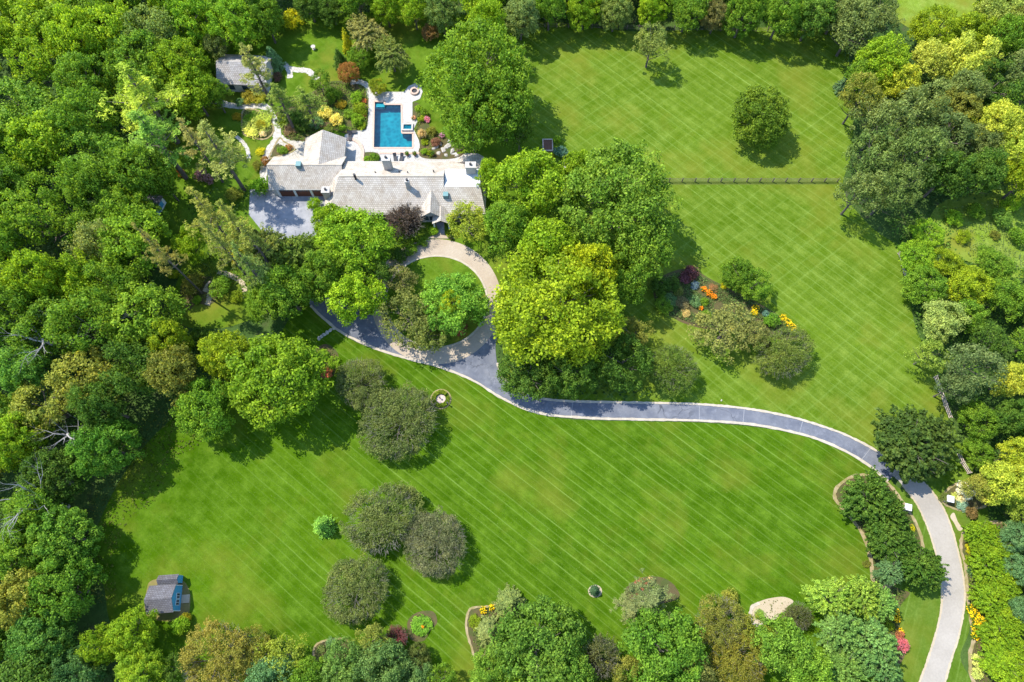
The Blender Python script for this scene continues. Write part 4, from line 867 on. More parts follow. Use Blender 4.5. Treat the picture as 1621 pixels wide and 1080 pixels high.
# fill of the woods
def inpoly(x, y, P):
    c = False; j = len(P)-1
    for i in range(len(P)):
        if (P[i][1] > y) != (P[j][1] > y) and x < (P[j][0]-P[i][0])*(y-P[i][1])/(P[j][1]-P[i][1])+P[i][0]: c = not c
        j = i
    return c
FILL = []
ZONES = [
 ([(-90, -90), (430, -90), (430, 10), (330, 60), (300, 110), (285, 250), (-90, 250)], (5.2, 7.2), (13, 17), [br, br, (0.1, 0.2, 0.03), md], 'in the upper left wood above the tiny shed'),
 ([(-90, 250), (285, 250), (228, 300), (222, 360), (225, 400), (240, 440), (240, 520), (-90, 520)], (5.0, 7.0), (13, 17), [br, md, (0.1, 0.19, 0.02), (0.09, 0.18, 0.02)], 'in the left wood level with the house'),
 ([(-90, 520), (290, 520), (290, 590), (240, 620), (190, 670), (110, 720), (-90, 750)], (4.6, 6.4), (11, 15), [md, ol, dk, br], 'in the left wood level with the large lawn maple'),
 ([(-90, 800), (110, 800), (130, 900), (110, 1000), (230, 1050), (150, 1140), (-90, 1140)], (4.4, 6.2), (10, 13), [md, dk, (0.08, 0.16, 0.02)], 'in the bottom left wood'),
 ([(430, -110), (1340, -110), (1340, 20), (830, 14), (640, -4), (430, 14)], (4.0, 5.6), (10, 14), [md, br, dk, gy], 'in the tree belt along the top edge'),
 ([(1335, -110), (1395, -110), (1395, 10), (1420, 50), (1570, 20), (1580, -110), (1720, -110), (1720, 300), (1500, 310), (1345, 310), (1345, 60)], (4.4, 6.4), (10, 14), [gy, md, ol, dk, yg], 'in the upper eastern wood'),
 ([(1440, 430), (1500, 440), (1720, 440), (1720, 740), (1545, 745), (1515, 660), (1490, 590), (1455, 520)], (3.2, 4.8), (6, 9), [md, br, (0.1, 0.2, 0.05), dk], 'in the eastern wood beside the rail fence'),
 ([(1560, 745), (1720, 745), (1720, 1150), (1620, 1150), (1625, 830), (1560, 800)], (3.0, 4.4), (5, 8), [md, (0.15, 0.22, 0.04), bl], 'at the right edge beyond the long hedge'),
 ([(230, 1095), (720, 1095), (720, 1150), (230, 1150)], (3.8, 5.0), (7, 9), [md, dk], 'below the bottom edge'), ([(780, 1095), (1420, 1095), (1420, 1150), (780, 1150)], (3.8, 5.0), (7, 9), [md, br], 'below the bottom edge right'),
]
TONE = {br: 'bright green', md: 'mid green', dk: 'dark green', gy: 'grey green', ol: 'olive', yg: 'yellow green', bl: 'blue green'}
for zi, (P, rr_, hh, pal, where) in enumerate(ZONES):
    xs = [p[0] for p in P]; ys = [p[1] for p in P]; miss = 0
    here = []
    while miss < 260:
        x, y = rg.uniform(min(xs), max(xs)), rg.uniform(min(ys), max(ys))
        if not inpoly(x, y, P): miss += 0.3; continue
        r, h = rg.uniform(*rr_), rg.uniform(*hh); p = G(x, y, h*0.6)
        if inpoly(x, y, [(205, 300), (300, 290), (300, 375), (205, 375)]): continue
        if inpoly(x, y, [(262, 395), (420, 395), (430, 530), (330, 525), (262, 505)]): continue
        if any((p.x-a)**2+(p.y-b_)**2 < ((r+c)*(0.57 if zi < 6 else 0.7))**2 for a, b_, c in placed): miss += 1; continue
        c = rg.choice(pal)
        o = T(rg.choice(('oak', 'oak', 'oak', 'open', 'maple')) if zi not in (5, 6) else rg.choice(('oak', 'open', 'dense')), 0, 0, r, h, c,
          '', group='trees '+where, world=Vector((p.x, p.y, 0)))
        FILL.append((o, TONE.get(c, 'green'), h))
MARKS = [('tiny shed in the left wood', 246, 333), ('huge white pine', 215, 135), ('guest cottage', 385, 110), ('large lawn maple', 437, 597), ('garden shed', 262, 945), ('big dead tree', 28, 790),
  ('bleached dead tree top', 48, 527), ('top left corner', 20, 20), ('bottom left corner', 20, 1060), ('left edge middle', 10, 420), ('airy locust', 1032, 68), ('bright yellow garden shrub', 463, 32), ('tan grey willow', 580, 48),
  ('top right corner', 1600, 20), ('bright clearing at the top', 1470, 15), ('rough meadow', 1570, 370), ('middle fence end', 1330, 285), ('dome shaped dark tree', 1452, 703), ('white flowering shrub', 1528, 776),
  ('bottom right corner', 1600, 1070), ('long hedge', 1580, 950), ('sandy patch', 1222, 967), ('large clumpy bottom maple', 848, 1025), ('broad tan bottom tree', 345, 1045), ('golden tinged tree', 270, 545), ('pale silvery tree', 1492, 505)]
from collections import defaultdict
bins = defaultdict(list)
for o, tone, h in FILL:
    q = Vector((o.location.x, o.location.y, h*0.6)); best = min(MARKS, key=lambda m: (G(m[1], m[2], h*0.6)-q).length); m = G(best[1], best[2], h*0.6)
    dx, dy = q.x-m.x, q.y-m.y; a = (math.degrees(math.atan2(dy, dx))+22.5) % 360
    bins[(best[0], ['right of', 'up and right of', 'above', 'up and left of', 'left of', 'down and left of', 'below', 'down and right of'][int(a//45)], tone)].append((math.hypot(dx, dy), o))
for (mk, dr, tone), L in bins.items():
    if mk.startswith('tiny shed'): mk = 'tiny shed'
    L.sort(key=lambda t: t[0])
    for i, (_, o) in enumerate(L): o['label'] = '%s tree %s%s the %s' % (tone, '' if len(L) == 1 else '(%s nearest) ' % ORD[i], dr, mk)
print('TREES', len(placed), 'hand', n_hand)
# dead trees
def dead(px, py, h, L, label, seed, tip=None):
    rr = random.Random(seed); p = G(px, py, h*0.8); o = empty('dead_tree', (p.x, p.y, 0), label, 'dead tree')
    bm = bmesh.new(); tube(bm, [(0, 0, -.2), (.2, .1, h*0.35), (0, 0, h*0.62)], [0.42, 0.34, 0.24], 8)
    def grow(a, d, ln, r, dep):
        pts = [a]; rd = [r]; dd_ = d.copy()
        for i in range(3):
            dd_ = (dd_+Vector((rr.uniform(-1, 1), rr.uniform(-1, 1), rr.uniform(-.4, .7)))*0.38).normalized(); pts.append(pts[-1]+dd_*ln/3); rd.append(r*(1-0.28*(i+1)))
        tube(bm, pts, rd, 5)
        if dep > 0:
            for i in (1, 2, 3):
                for s in range(1 if i < 3 else 2): grow(pts[i], (dd_+Vector((rr.uniform(-1, 1), rr.uniform(-1, 1), rr.uniform(-.3, .6)))*0.9).normalized(), ln*rr.uniform(0.45, 0.7), rd[i]*0.65, dep-1)
    for i in range(6):
        a = i*1.05+rr.uniform(-.3, .3); grow(Vector((0, 0, h*(0.42+0.04*i))), Vector((math.cos(a), math.sin(a), 0.6)).normalized(), L*rr.uniform(.6, 1), 0.17, 2)
    bm_obj('limbs', bm, M['deadwood'], o); return o
dead(28, 785, 16, 7.2, 'large bleached dead tree with bare limbs at the left edge', 3)
dead(48, 527, 18, 6.5, 'bare bleached dead tree top sticking out of the left wood', 5)
dead(92, 682, 14, 4.0, 'short bleached dead tree among olive crowns at left', 8)
dead(185, 488, 15, 3.0, 'small grey dead tree top in the middle of the left wood', 9)

# ------------------------------------------------------------------ understory
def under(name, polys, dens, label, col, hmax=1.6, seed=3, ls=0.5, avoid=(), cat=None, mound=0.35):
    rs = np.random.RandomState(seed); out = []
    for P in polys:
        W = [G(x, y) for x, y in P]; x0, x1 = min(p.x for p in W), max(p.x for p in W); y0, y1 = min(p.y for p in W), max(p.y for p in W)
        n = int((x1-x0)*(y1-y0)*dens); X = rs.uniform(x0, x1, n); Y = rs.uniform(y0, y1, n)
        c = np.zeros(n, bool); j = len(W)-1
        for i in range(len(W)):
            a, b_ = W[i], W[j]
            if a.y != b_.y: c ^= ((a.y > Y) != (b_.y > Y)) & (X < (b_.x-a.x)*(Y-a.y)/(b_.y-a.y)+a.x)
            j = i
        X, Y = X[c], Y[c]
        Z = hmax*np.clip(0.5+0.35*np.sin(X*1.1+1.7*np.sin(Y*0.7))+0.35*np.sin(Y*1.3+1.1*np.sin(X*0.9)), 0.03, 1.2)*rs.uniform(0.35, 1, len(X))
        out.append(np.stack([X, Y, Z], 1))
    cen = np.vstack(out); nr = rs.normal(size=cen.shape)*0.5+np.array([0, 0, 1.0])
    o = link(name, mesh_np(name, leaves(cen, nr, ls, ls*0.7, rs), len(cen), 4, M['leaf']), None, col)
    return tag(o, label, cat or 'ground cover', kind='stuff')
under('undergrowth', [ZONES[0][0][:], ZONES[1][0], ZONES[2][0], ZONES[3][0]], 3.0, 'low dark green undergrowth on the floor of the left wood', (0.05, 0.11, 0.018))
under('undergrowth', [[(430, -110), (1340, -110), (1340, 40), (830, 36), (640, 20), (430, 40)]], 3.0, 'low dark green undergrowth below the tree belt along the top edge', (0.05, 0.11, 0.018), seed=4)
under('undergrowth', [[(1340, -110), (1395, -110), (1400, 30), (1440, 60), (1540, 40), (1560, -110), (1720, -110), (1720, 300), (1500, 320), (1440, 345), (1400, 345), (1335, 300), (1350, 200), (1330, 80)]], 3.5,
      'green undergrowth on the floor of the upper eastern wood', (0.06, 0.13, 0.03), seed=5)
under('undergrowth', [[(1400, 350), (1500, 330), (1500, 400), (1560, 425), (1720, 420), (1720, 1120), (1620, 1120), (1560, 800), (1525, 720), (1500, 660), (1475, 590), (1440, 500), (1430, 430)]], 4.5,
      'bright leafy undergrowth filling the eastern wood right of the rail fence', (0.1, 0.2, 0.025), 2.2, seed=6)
under('scrub', [[(1490, 335), (1640, 300), (1690, 400), (1620, 430), (1540, 420)]], 7, 'sparse pale scrub growing over the rough meadow', (0.14, 0.2, 0.06), 0.7, seed=7, ls=0.3)
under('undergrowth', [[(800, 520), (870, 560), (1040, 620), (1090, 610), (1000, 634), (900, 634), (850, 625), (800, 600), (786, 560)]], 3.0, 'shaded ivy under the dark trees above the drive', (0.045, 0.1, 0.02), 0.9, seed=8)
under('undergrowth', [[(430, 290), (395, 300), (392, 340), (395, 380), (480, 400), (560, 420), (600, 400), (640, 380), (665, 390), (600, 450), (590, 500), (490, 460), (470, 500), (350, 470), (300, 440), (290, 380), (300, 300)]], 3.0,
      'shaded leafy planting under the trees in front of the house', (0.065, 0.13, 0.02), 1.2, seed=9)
under('undergrowth', [[(330, 640), (320, 700), (270, 740), (250, 790), (200, 830), (180, 880), (185, 950), (130, 960), (110, 850), (180, 700), (280, 620)]], 5, 'rough leafy growth and weeds along the left edge of the south lawn', (0.1, 0.13, 0.02), 0.45, seed=10, ls=0.35)

PL = [((437, 180), (470, 165), (520, 130), (570, 134), (583, 142), (582, 200), (570, 205), (550, 212), (510, 202), (486, 222), (460, 222), (447, 208)),
 ((385, 178), (398, 175), (412, 179), (425, 188), (431, 203), (428, 212), (418, 219), (400, 216), (387, 210)), ((655, 165), (668, 172), (680, 200), (700, 215), (680, 244), (668, 243), (664, 225), (657, 207), (662, 192)),
 ((1045, 442), (1090, 428), (1130, 447), (1200, 482), (1240, 507), (1258, 530), (1200, 528), (1110, 518), (1060, 498), (1037, 470))]
for i, (P, c, l) in enumerate(zip(PL, ((0.15, 0.25, 0.03), (0.25, 0.32, 0.07), (0.18, 0.23, 0.04), (0.12, 0.2, 0.05)), ('mixed leafy ground planting filling the pool garden bed', 'pale leafy ground planting filling the island bed', 'leafy ground planting right of the pool', 'leafy ground planting of the flower border on the paddock'))):
    under('bed_planting', [P], 38, l, c, 0.75, seed=20+i, ls=0.24)
for P, c, l, sd_ in (([(1332, 772), (1326, 790), (1347, 816), (1368, 845), (1380, 885), (1386, 920), (1400, 925), (1440, 900), (1455, 868), (1447, 830), (1422, 792), (1400, 765)], (0.09, 0.16, 0.025), 'low ground planting under the dark evergreens by the entrance drive', 30),
  ([(1548, 836), (1529, 847), (1525, 870), (1532, 895), (1534, 930), (1539, 975), (1545, 1010), (1539, 1040), (1549, 1083), (1600, 1088), (1600, 850)], (0.16, 0.24, 0.03), 'yellow green ground planting in the bed before the long hedge', 31),
  ([(300, 488), (312, 478), (345, 468), (395, 455), (400, 420), (340, 400), (300, 430), (285, 460)], (0.16, 0.22, 0.02), 'yellowish leafy planting in the glade below the leaning pines', 32),
  ([(745, 970), (752, 965), (800, 958), (812, 975), (762, 1036), (748, 1018)], (0.12, 0.2, 0.03), 'low planting in the bed left of the clumpy maple', 33),
  ([(497, 562), (515, 548), (533, 562), (530, 588), (515, 598), (502, 590)], (0.13, 0.2, 0.02), 'low leafy planting right of the large lawn maple', 34),
  ([(1402, 945), (1412, 932), (1436, 940), (1423, 960), (1422, 990), (1432, 1030), (1415, 1058), (1385, 1055)], (0.12, 0.19, 0.03), 'low planting along the right side of the lower right grove', 35)):
    under('bed_planting', [P], 18, l, c, 0.5, seed=sd_, ls=0.24)

# ------------------------------------------------------------------ beds, edging, shrubs, flowers
def bed(px, z=0.05, mat='mulch', edge=None, name='planting_bed'):
    sheet(name, px, z, M[mat])
    if edge: strip('bed_edging', catmull(GP(px), 6, True), edge, 0.0, z+0.06, M['edging'], closed=True, jit=0.3)
bed([(385, 176), (398, 173), (412, 177), (425, 186), (433, 203), (430, 214), (418, 221), (400, 218), (386, 212), (383, 195)], edge=0.35)
bed([(443, 219), (450, 225), (465, 233), (464, 240), (440, 248), (427, 250), (433, 235)], mat='mulch', edge=0.3)
bed([(437, 180), (470, 165), (520, 130), (570, 134), (583, 142), (582, 200), (570, 205), (550, 212), (510, 202), (486, 222), (460, 222), (447, 208)], z=0.052)
bed([(655, 163), (668, 170), (680, 200), (700, 215), (735, 235), (700, 246), (668, 244), (664, 225), (657, 207), (664, 192), (654, 184)], z=0.115)
bed([(575, 250), (577, 242), (598, 243), (600, 256), (576, 258)], z=0.115)
bed([(1045, 440), (1090, 425), (1130, 445), (1200, 480), (1240, 505), (1262, 530), (1250, 540), (1200, 530), (1110, 520), (1060, 500), (1035, 470)], z=0.045)
bed([(1328, 768), (1322, 790), (1345, 818), (1365, 845), (1378, 885), (1382, 920), (1400, 930), (1440, 905), (1460, 870), (1450, 830), (1425, 790), (1400, 762), (1360, 752)], edge=0.55)
bed([(1188, 960), (1196, 955), (1215, 948), (1240, 945), (1256, 952), (1246, 961), (1243, 968), (1234, 972), (1231, 979), (1222, 982), (1217, 988), (1206, 986), (1198, 990), (1187, 980)], z=0.046, mat='sand', name='sandy_patch')
under('sand_weeds', [[(1194, 960), (1215, 950), (1240, 947), (1252, 953), (1228, 976), (1200, 986)]], 5, 'tufts of weeds scattered over the sandy patch', (0.14, 0.17, 0.05), 0.25, seed=40, ls=0.3)
strip('bed_edging', catmull(GP([(1202, 955), (1190, 962), (1188, 980), (1197, 989), (1212, 986)]), 6), 0.5, 0, 0.1, M['kerb'], jit=0.2)
bed([(1548, 832), (1525, 845), (1521, 870), (1528, 895), (1530, 930), (1535, 975), (1541, 1010), (1535, 1040), (1545, 1085), (1600, 1090), (1600, 850)], z=0.045, edge=0.5)
bed([(1490, 790), (1498, 800), (1520, 808), (1535, 806), (1560, 800), (1555, 770), (1520, 765), (1500, 775)], z=0.045, edge=0.35)
bed([(1400, 945), (1412, 930), (1430, 935), (1440, 940), (1425, 960), (1424, 990), (1434, 1030), (1415, 1060), (1380, 1060), (1370, 980)], z=0.045, mat='mulch')
bed([(742, 968), (750, 962), (775, 960), (800, 955), (815, 975), (760, 1040), (745, 1020), (738, 990)], z=0.045, edge=0.35)
bed([(990, 935), (1005, 920), (1025, 913), (1050, 915), (1070, 930), (1070, 950), (1000, 960)], z=0.045, mat='mulch')
bed([(645, 985), (660, 970), (685, 968), (692, 985), (680, 1000), (670, 1015), (650, 1012)], z=0.045)
bed([(498, 1025), (512, 1015), (545, 1012), (560, 1030), (510, 1060), (498, 1045)], z=0.045, edge=0.3)
bed(ell(942, 936, 11, 10, 16), z=0.045, mat='sand')
bed([(298, 490), (312, 480), (330, 484), (345, 470), (340, 440), (300, 440), (285, 460)], z=0.045)
bed([(495, 560), (515, 545), (535, 560), (532, 590), (515, 600), (500, 590)], z=0.045)
bed([(667, 232), (700, 232), (715, 245), (735, 243), (715, 252), (668, 250)], z=0.118)
for P in ([(1510, 812), (1516, 826), (1524, 838), (1517, 840), (1510, 828), (1504, 818)],): sheet('worn_patch', P, 0.05, M['sand'])
S_ = lambda x, y, r, c, l, h=None, k='shrub', nm=None: T(k, x, y, r, h or max(0.6, r*0.12), c, l, 'shrub', nm)
for a in [
    (400, 202, 21, (0.3, 0.36, 0.1), 'pale variegated shrub mass filling the left of the island bed', 1.0), (416, 190, 17, (0.26, 0.34, 0.07), 'pale green shrub on the right side of the island bed', 1.0), (393, 188, 9, lm, 'bright green bush at the upper left of the island bed'),
    (412, 198, 10, (0.2, 0.22, 0.02), 'golden bush in the centre of the island bed'), (401, 182, 8, md, 'dark green small bush at the top of the island bed'), (416, 212, 6, (0.42, 0.42, 0.4), 'white flowering bush at the foot of the island bed', 0.9),
    (395, 152, 15, (0.2, 0.19, 0.03), 'golden olive bush below the guest cottage'), (412, 155, 13, (0.22, 0.24, 0.03), 'yellow green bush right of the golden olive one below the cottage'), (380, 162, 9, bl, 'bluish bush left of the path under the cottage'),
    (447, 238, 9, md, 'dark low shrub in the triangular bed by the north wing', 1.0), (456, 234, 7, (0.2, 0.12, 0.04), 'rust coloured plant in the triangular bed', 0.6), (500, 250, 7, (0.2, 0.22, 0.05), 'bush in the paved corner left of the north wing wall', 1.0),
    (410, 295, 16, (0.1, 0.22, 0.02), 'rounded green bush at the left end of the garage', 3.2), (498, 324, 12, (0.13, 0.24, 0.015), 'upper clipped bush between the garage court and the chimney', 3.0), (507, 338, 13, (0.12, 0.23, 0.015), 'lower clipped bush between the garage court and the front tree', 3.2),
    (318, 277, 11, (0.2, 0.13, 0.2), 'lilac flowering shrub above the leaning pines', 2.2), (331, 284, 9, (0.22, 0.14, 0.22), 'second lilac shrub above the leaning pines', 2.0), (285, 274, 9, (0.3, 0.16, 0.05), 'orange leaved shrub left of the lilac shrubs'),
    (370, 308, 14, (0.14, 0.17, 0.03), 'olive green low shrub left of the garage court'), (375, 405, 13, ye, 'bright yellow shrub among the leaning pines', 2.5), (350, 455, 20, md, 'green shrub right of the sandy garden path', 3), (305, 450, 20, ol, 'olive shrub left of the sandy garden path', 3),
    (275, 435, 10, yg, 'yellow shrub at the foot of the tall thin pine'), (312, 475, 9, lm, 'light green low shrub at the top of the sunlit glade', 1.0), (375, 470, 12, yg, 'yellow green shrub at the right of the sunlit glade'),
    (515, 178, 14, (0.36, 0.4, 0.14), 'cream variegated shrub in the middle of the pool garden', 2.0), (532, 190, 12, (0.4, 0.42, 0.16), 'cream white shrub right of the cream variegated one', 1.8), (540, 165, 11, (0.2, 0.18, 0.02), 'golden brown shrub in the pool garden'),
    (565, 155, 12, lm, 'lime shrub at the top right of the pool garden', 2.0), (570, 172, 12, yg, 'lime yellow shrub left of the pool', 2), (553, 180, 11, md, 'dark round shrub in the pool garden'), (565, 190, 12, lm, 'lime shrub at the lower right of the pool garden', 2),
    (576, 160, 5, (0.4, 0.2, 0.1), 'salmon flowers beside the left edge of the pool deck', 0.7), (576, 182, 6, (0.35, 0.12, 0.08), 'red flowers beside the left edge of the pool deck', 0.7), (573, 200, 8, yg, 'low yellow green shrub at the bottom corner of the pool garden', 0.8),
    (528, 150, 14, md, 'mid green shrub above the golden brown one', 3), (500, 195, 12, bl, 'bluish shrub below the pines by the pool garden', 1.5), (478, 200, 14, dk, 'dark low shrub below the pines', 1.5), (460, 205, 12, (0.15, 0.12, 0.09), 'brownish low shrub at the bend of the stone path', 1.2),
    (520, 205, 7, (0.3, 0.36, 0.1), 'pale small plant by the gable of the north wing', 0.8), (542, 202, 7, lm, 'small lime plant near the gable of the north wing', 0.8), (447, 190, 10, yg, 'yellow green plant right of the stone path'), (465, 187, 16, dk, 'dark shrub beneath the dark pine', 2.2),
    (375, 185, 8, (0.25, 0.2, 0.02), 'gold shrub on the left rim of the island bed', 0.8), (420, 255, 8, orr, 'orange shrub left of the garage wing', 1.4), (408, 262, 9, ol, 'olive shrub left of the orange one by the garage wing', 1.8), (412, 240, 8, ye, 'yellow flowering plant above the orange shrub', 0.9),
    (663, 172, 8, lm, 'lime shrub right of the pool terrace', 1.2), (672, 178, 8, md, 'green shrub right of the pool under the huge oak', 1.5), (668, 188, 7, yg, 'yellow green shrub right of the hot tub', 1), (676, 189, 6, (0.35, 0.17, 0.33), 'violet flowering bush right of the hot tub', 0.9),
    (668, 212, 9, (0.3, 0.28, 0.2), 'pale mottled small tree at the lower right of the pool', 2.4), (683, 208, 9, ol, 'olive shrub right of the pale mottled small tree', 1.4), (672, 240, 6, lm, 'small clipped lime bush by the terrace door', 1.0), (681, 243, 6, yg, 'small clipped yellow bush by the terrace', 1.0),
    (690, 225, 10, (0.15, 0.09, 0.08), 'reddish grey shrub on the rock garden', 1.4), (592, 250, 11, md, 'spreading green shrub beside the chimney and the pool terrace', 1.6), (581, 252, 7, lm, 'light shrub left of the spreading green one', 1.0), (672, 225, 7, yg, 'yellow green plant on the right edge of the pool deck', 0.8),
    (888, 241, 12, (0.07, 0.15, 0.17), 'blue spruce shrub beside the raised timber bed', 2.0), (882, 222, 8, lm, 'light green shrub above the raised timber bed', 1.5), (871, 248, 8, ye, 'yellow shrub below the raised timber bed', 0.8),
    (686, 365, 10, lm, 'light green bush left of the front walk', 1.4), (712, 370, 8, yg, 'low hedge bush right of the front walk', 0.7), (722, 371, 6, yg, 'second low hedge bush right of the front walk', 0.7), (668, 382, 10, md, 'green bush under the purple tree', 1.4),
    (650, 395, 13, md, 'green bush at the top left of the circle drive', 1.6), (630, 405, 14, dk, 'dark bush at the upper left of the circle drive', 2),
    (1085, 440, 12, (0.11, 0.05, 0.08), 'purple leaved shrub in the flower border', 1.8), (1065, 450, 14, dk, 'dark shrub at the left end of the flower border', 1.5), (1100, 452, 8, (0.08, 0.13, 0.25), 'blue flowering plant in the border', 0.8),
    (1062, 475, 12, bl, 'blue green low shrub in the shaded part of the border', 1.1), (1080, 480, 13, (0.14, 0.14, 0.09), 'greyish flowering plant in the border', 1.1), (1100, 478, 12, bl, 'second blue green shrub in the border', 1.1), (1047, 465, 10, md, 'rounded green shrub on the border edge', 0.9),
    (1130, 457, 9, (0.17, 0.12, 0.07), 'brown seed headed plant by the orange flowers', 0.7), (1145, 453, 6, ye, 'yellow green plant by the joined green trees', 0.8), (1085, 495, 10, (0.3, 0.28, 0.15), 'cream flowering plant at the lower rim of the border', 0.7),
    (1222, 508, 13, (0.1, 0.22, 0.03), 'leafy green bush left of the right hand orange flowers', 2.2), (1212, 497, 7, (0.1, 0.2, 0.25), 'blue grey bush above the leafy green bush', 1.5), (1210, 545, 12, ol, 'olive bush behind the low wide round tree', 2),
    (940, 915, 0.1, md, 'x') if False else (1528, 776, 15, (0.42, 0.47, 0.62), 'white flowering shrub near the right gate pillar', 2.4), (1522, 790, 9, (0.4, 0.42, 0.38), 'pale flowering plant below the white flowering shrub', 1.0), (1496, 788, 9, (0.08, 0.12, 0.04), 'dark round shrub left of the right gate pillar', 1.3),
    (1513, 785, 7, (0.25, 0.32, 0.12), 'light green hosta like plant beside the right gate pillar', 0.6), (1523, 800, 10, (0.15, 0.25, 0.28), 'silvery blue spiky shrub below the white flowers', 1.0), (1538, 812, 12, (0.12, 0.1, 0.05), 'brownish green shrub at the end of the entrance bed', 1.5),
    (1533, 850, 9, lm, 'lime low plant at the top of the hedge bed', 0.9), (1536, 868, 9, ye, 'yellow green plant second along the hedge bed', 0.9), (1534, 886, 8, yg, 'yellow green plant third along the hedge bed', 0.8), (1540, 905, 9, bl, 'bluish plant along the hedge bed', 0.8),
    (1541, 945, 10, (0.3, 0.36, 0.15), 'pale variegated plant above the yellow flowers in the hedge bed', 0.9), (1556, 930, 12, yg, 'yellow green shrub before the middle of the hedge', 1.4), (1549, 1045, 12, (0.36, 0.42, 0.2), 'whitish green plant at the lower end of the hedge bed', 1.0), (1548, 1065, 11, (0.33, 0.4, 0.17), 'second whitish green plant at the lower end of the hedge bed', 1.0), (1562, 1015, 11, (0.25, 0.32, 0.12), 'pale shrub right of the yellow flowers in the hedge bed', 1.1),
    (1427, 1020, 12, (0.33, 0.11, 0.2), 'pink purple flowering shrub at the right of the grove', 1.4), (1424, 1005, 9, (0.3, 0.14, 0.1), 'rust pink flowering shrub above the pink purple one', 1.2), (1405, 990, 11, yg, 'yellow green shrub left of the yellow flowers', 1.2),
    (1437, 905, 7, ye, 'yellow low plant on the verge beside the leaning evergreen', 0.5), (1444, 836, 6, ye, 'small yellow plant on the drive verge', 0.5), (1372, 893, 7, ol, 'small plant on the left edge of the evergreen bed', 0.5),
    (667, 990, 20, (0.11, 0.24, 0.03), 'broad leaved green planting in the small bed near the purple shrub', 0.8), (752, 985, 12, yg, 'light green low shrub in the bed left of the clumpy maple', 0.8), (1015, 928, 12, (0.2, 0.09, 0.07), 'reddish shrub at the top of the bottom centre bed', 0.8), (1030, 921, 8, (0.35, 0.3, 0.2), 'pale plant on top of the bottom centre bed', 0.5),
    (1035, 935, 10, md, 'dark green plant in the bottom centre bed', 0.8), (525, 1020, 11, bl, 'blue green juniper in the small bed at the bottom', 1.4), (508, 1028, 8, (0.14, 0.2, 0.08), 'tufted plant at the left of the small bottom bed', 0.5), (1203, 974, 9, (0.1, 0.2, 0.04), 'green plant in the stone edged end of the sandy patch', 0.5),
    (512, 562, 12, (0.11, 0.22, 0.02), 'bright bush right of the large lawn maple', 1.6), (528, 575, 12, lm, 'leafy light bush between the large maple and the smaller round tree', 1.2), (518, 590, 10, (0.3, 0.13, 0.08), 'reddish flowering plants right of the large lawn maple', 0.8), (538, 590, 9, yg, 'yellow green plants beside the reddish flowers', 0.9),
    (420, 655, 14, (0.25, 0.3, 0.08), 'pale hostas under the large lawn maple', 0.6), (700, 530, 20, dk, 'dark groundcover shrub at the bottom right of the circle lawn', 0.6), (725, 520, 16, (0.14, 0.06, 0.05), 'reddish brown shrub at the foot of the circle maple', 0.6),
    (1042, 452, 17, dk, 'added dark shrub standing in for tree shade between the flower border and central trees', 2.6), (1050, 485, 16, md, 'mid green shrub at the lower left end of the flower border', 2.0), (1093, 432, 13, (0.1, 0.045, 0.07), 'larger purple leaved shrub at the top of the flower border', 2.4),  # dark shrub added to stand for the tall tree's shade over the border
    (1115, 478, 9, md, 'green plant right of the blue green ones in the border', 1.2), (1118, 500, 11, md, 'green shrub at the lower edge of the border beside the tan tree', 1.6), (1075, 462, 9, (0.12, 0.16, 0.05), 'soft green plant in the middle of the border', 1.0),
    (1510, 345, 15, lm, 'bright green bush at the upper left of the rough meadow', 2.2), (1545, 335, 17, md, 'green bush on the upper side of the rough meadow', 2.6), (1585, 345, 18, (0.09, 0.18, 0.04), 'leafy bush near the upper middle of the rough meadow', 3), (1612, 375, 17, md, 'green bush at the picture edge beside the rough meadow', 3),
    (1525, 375, 13, yg, 'yellow green bush on the left side of the rough meadow', 1.8), (1560, 400, 15, (0.1, 0.19, 0.03), 'low bush at the bottom of the rough meadow', 2), (1600, 325, 16, lm, 'light green bush at the upper right of the rough meadow', 2.6), (1575, 372, 9, ol, 'small olive bush in the middle of the rough meadow', 1.2),
    (335, 118, 8, dk, 'dark shrub at the left gable of the guest cottage', 1.5), (440, 122, 9, (0.12, 0.08, 0.08), 'dark purple shrub left of the curved path fork', 1.2),
]:
    S_(a[0], a[1], a[2], a[3], a[4], a[5] if len(a) > 5 else None)
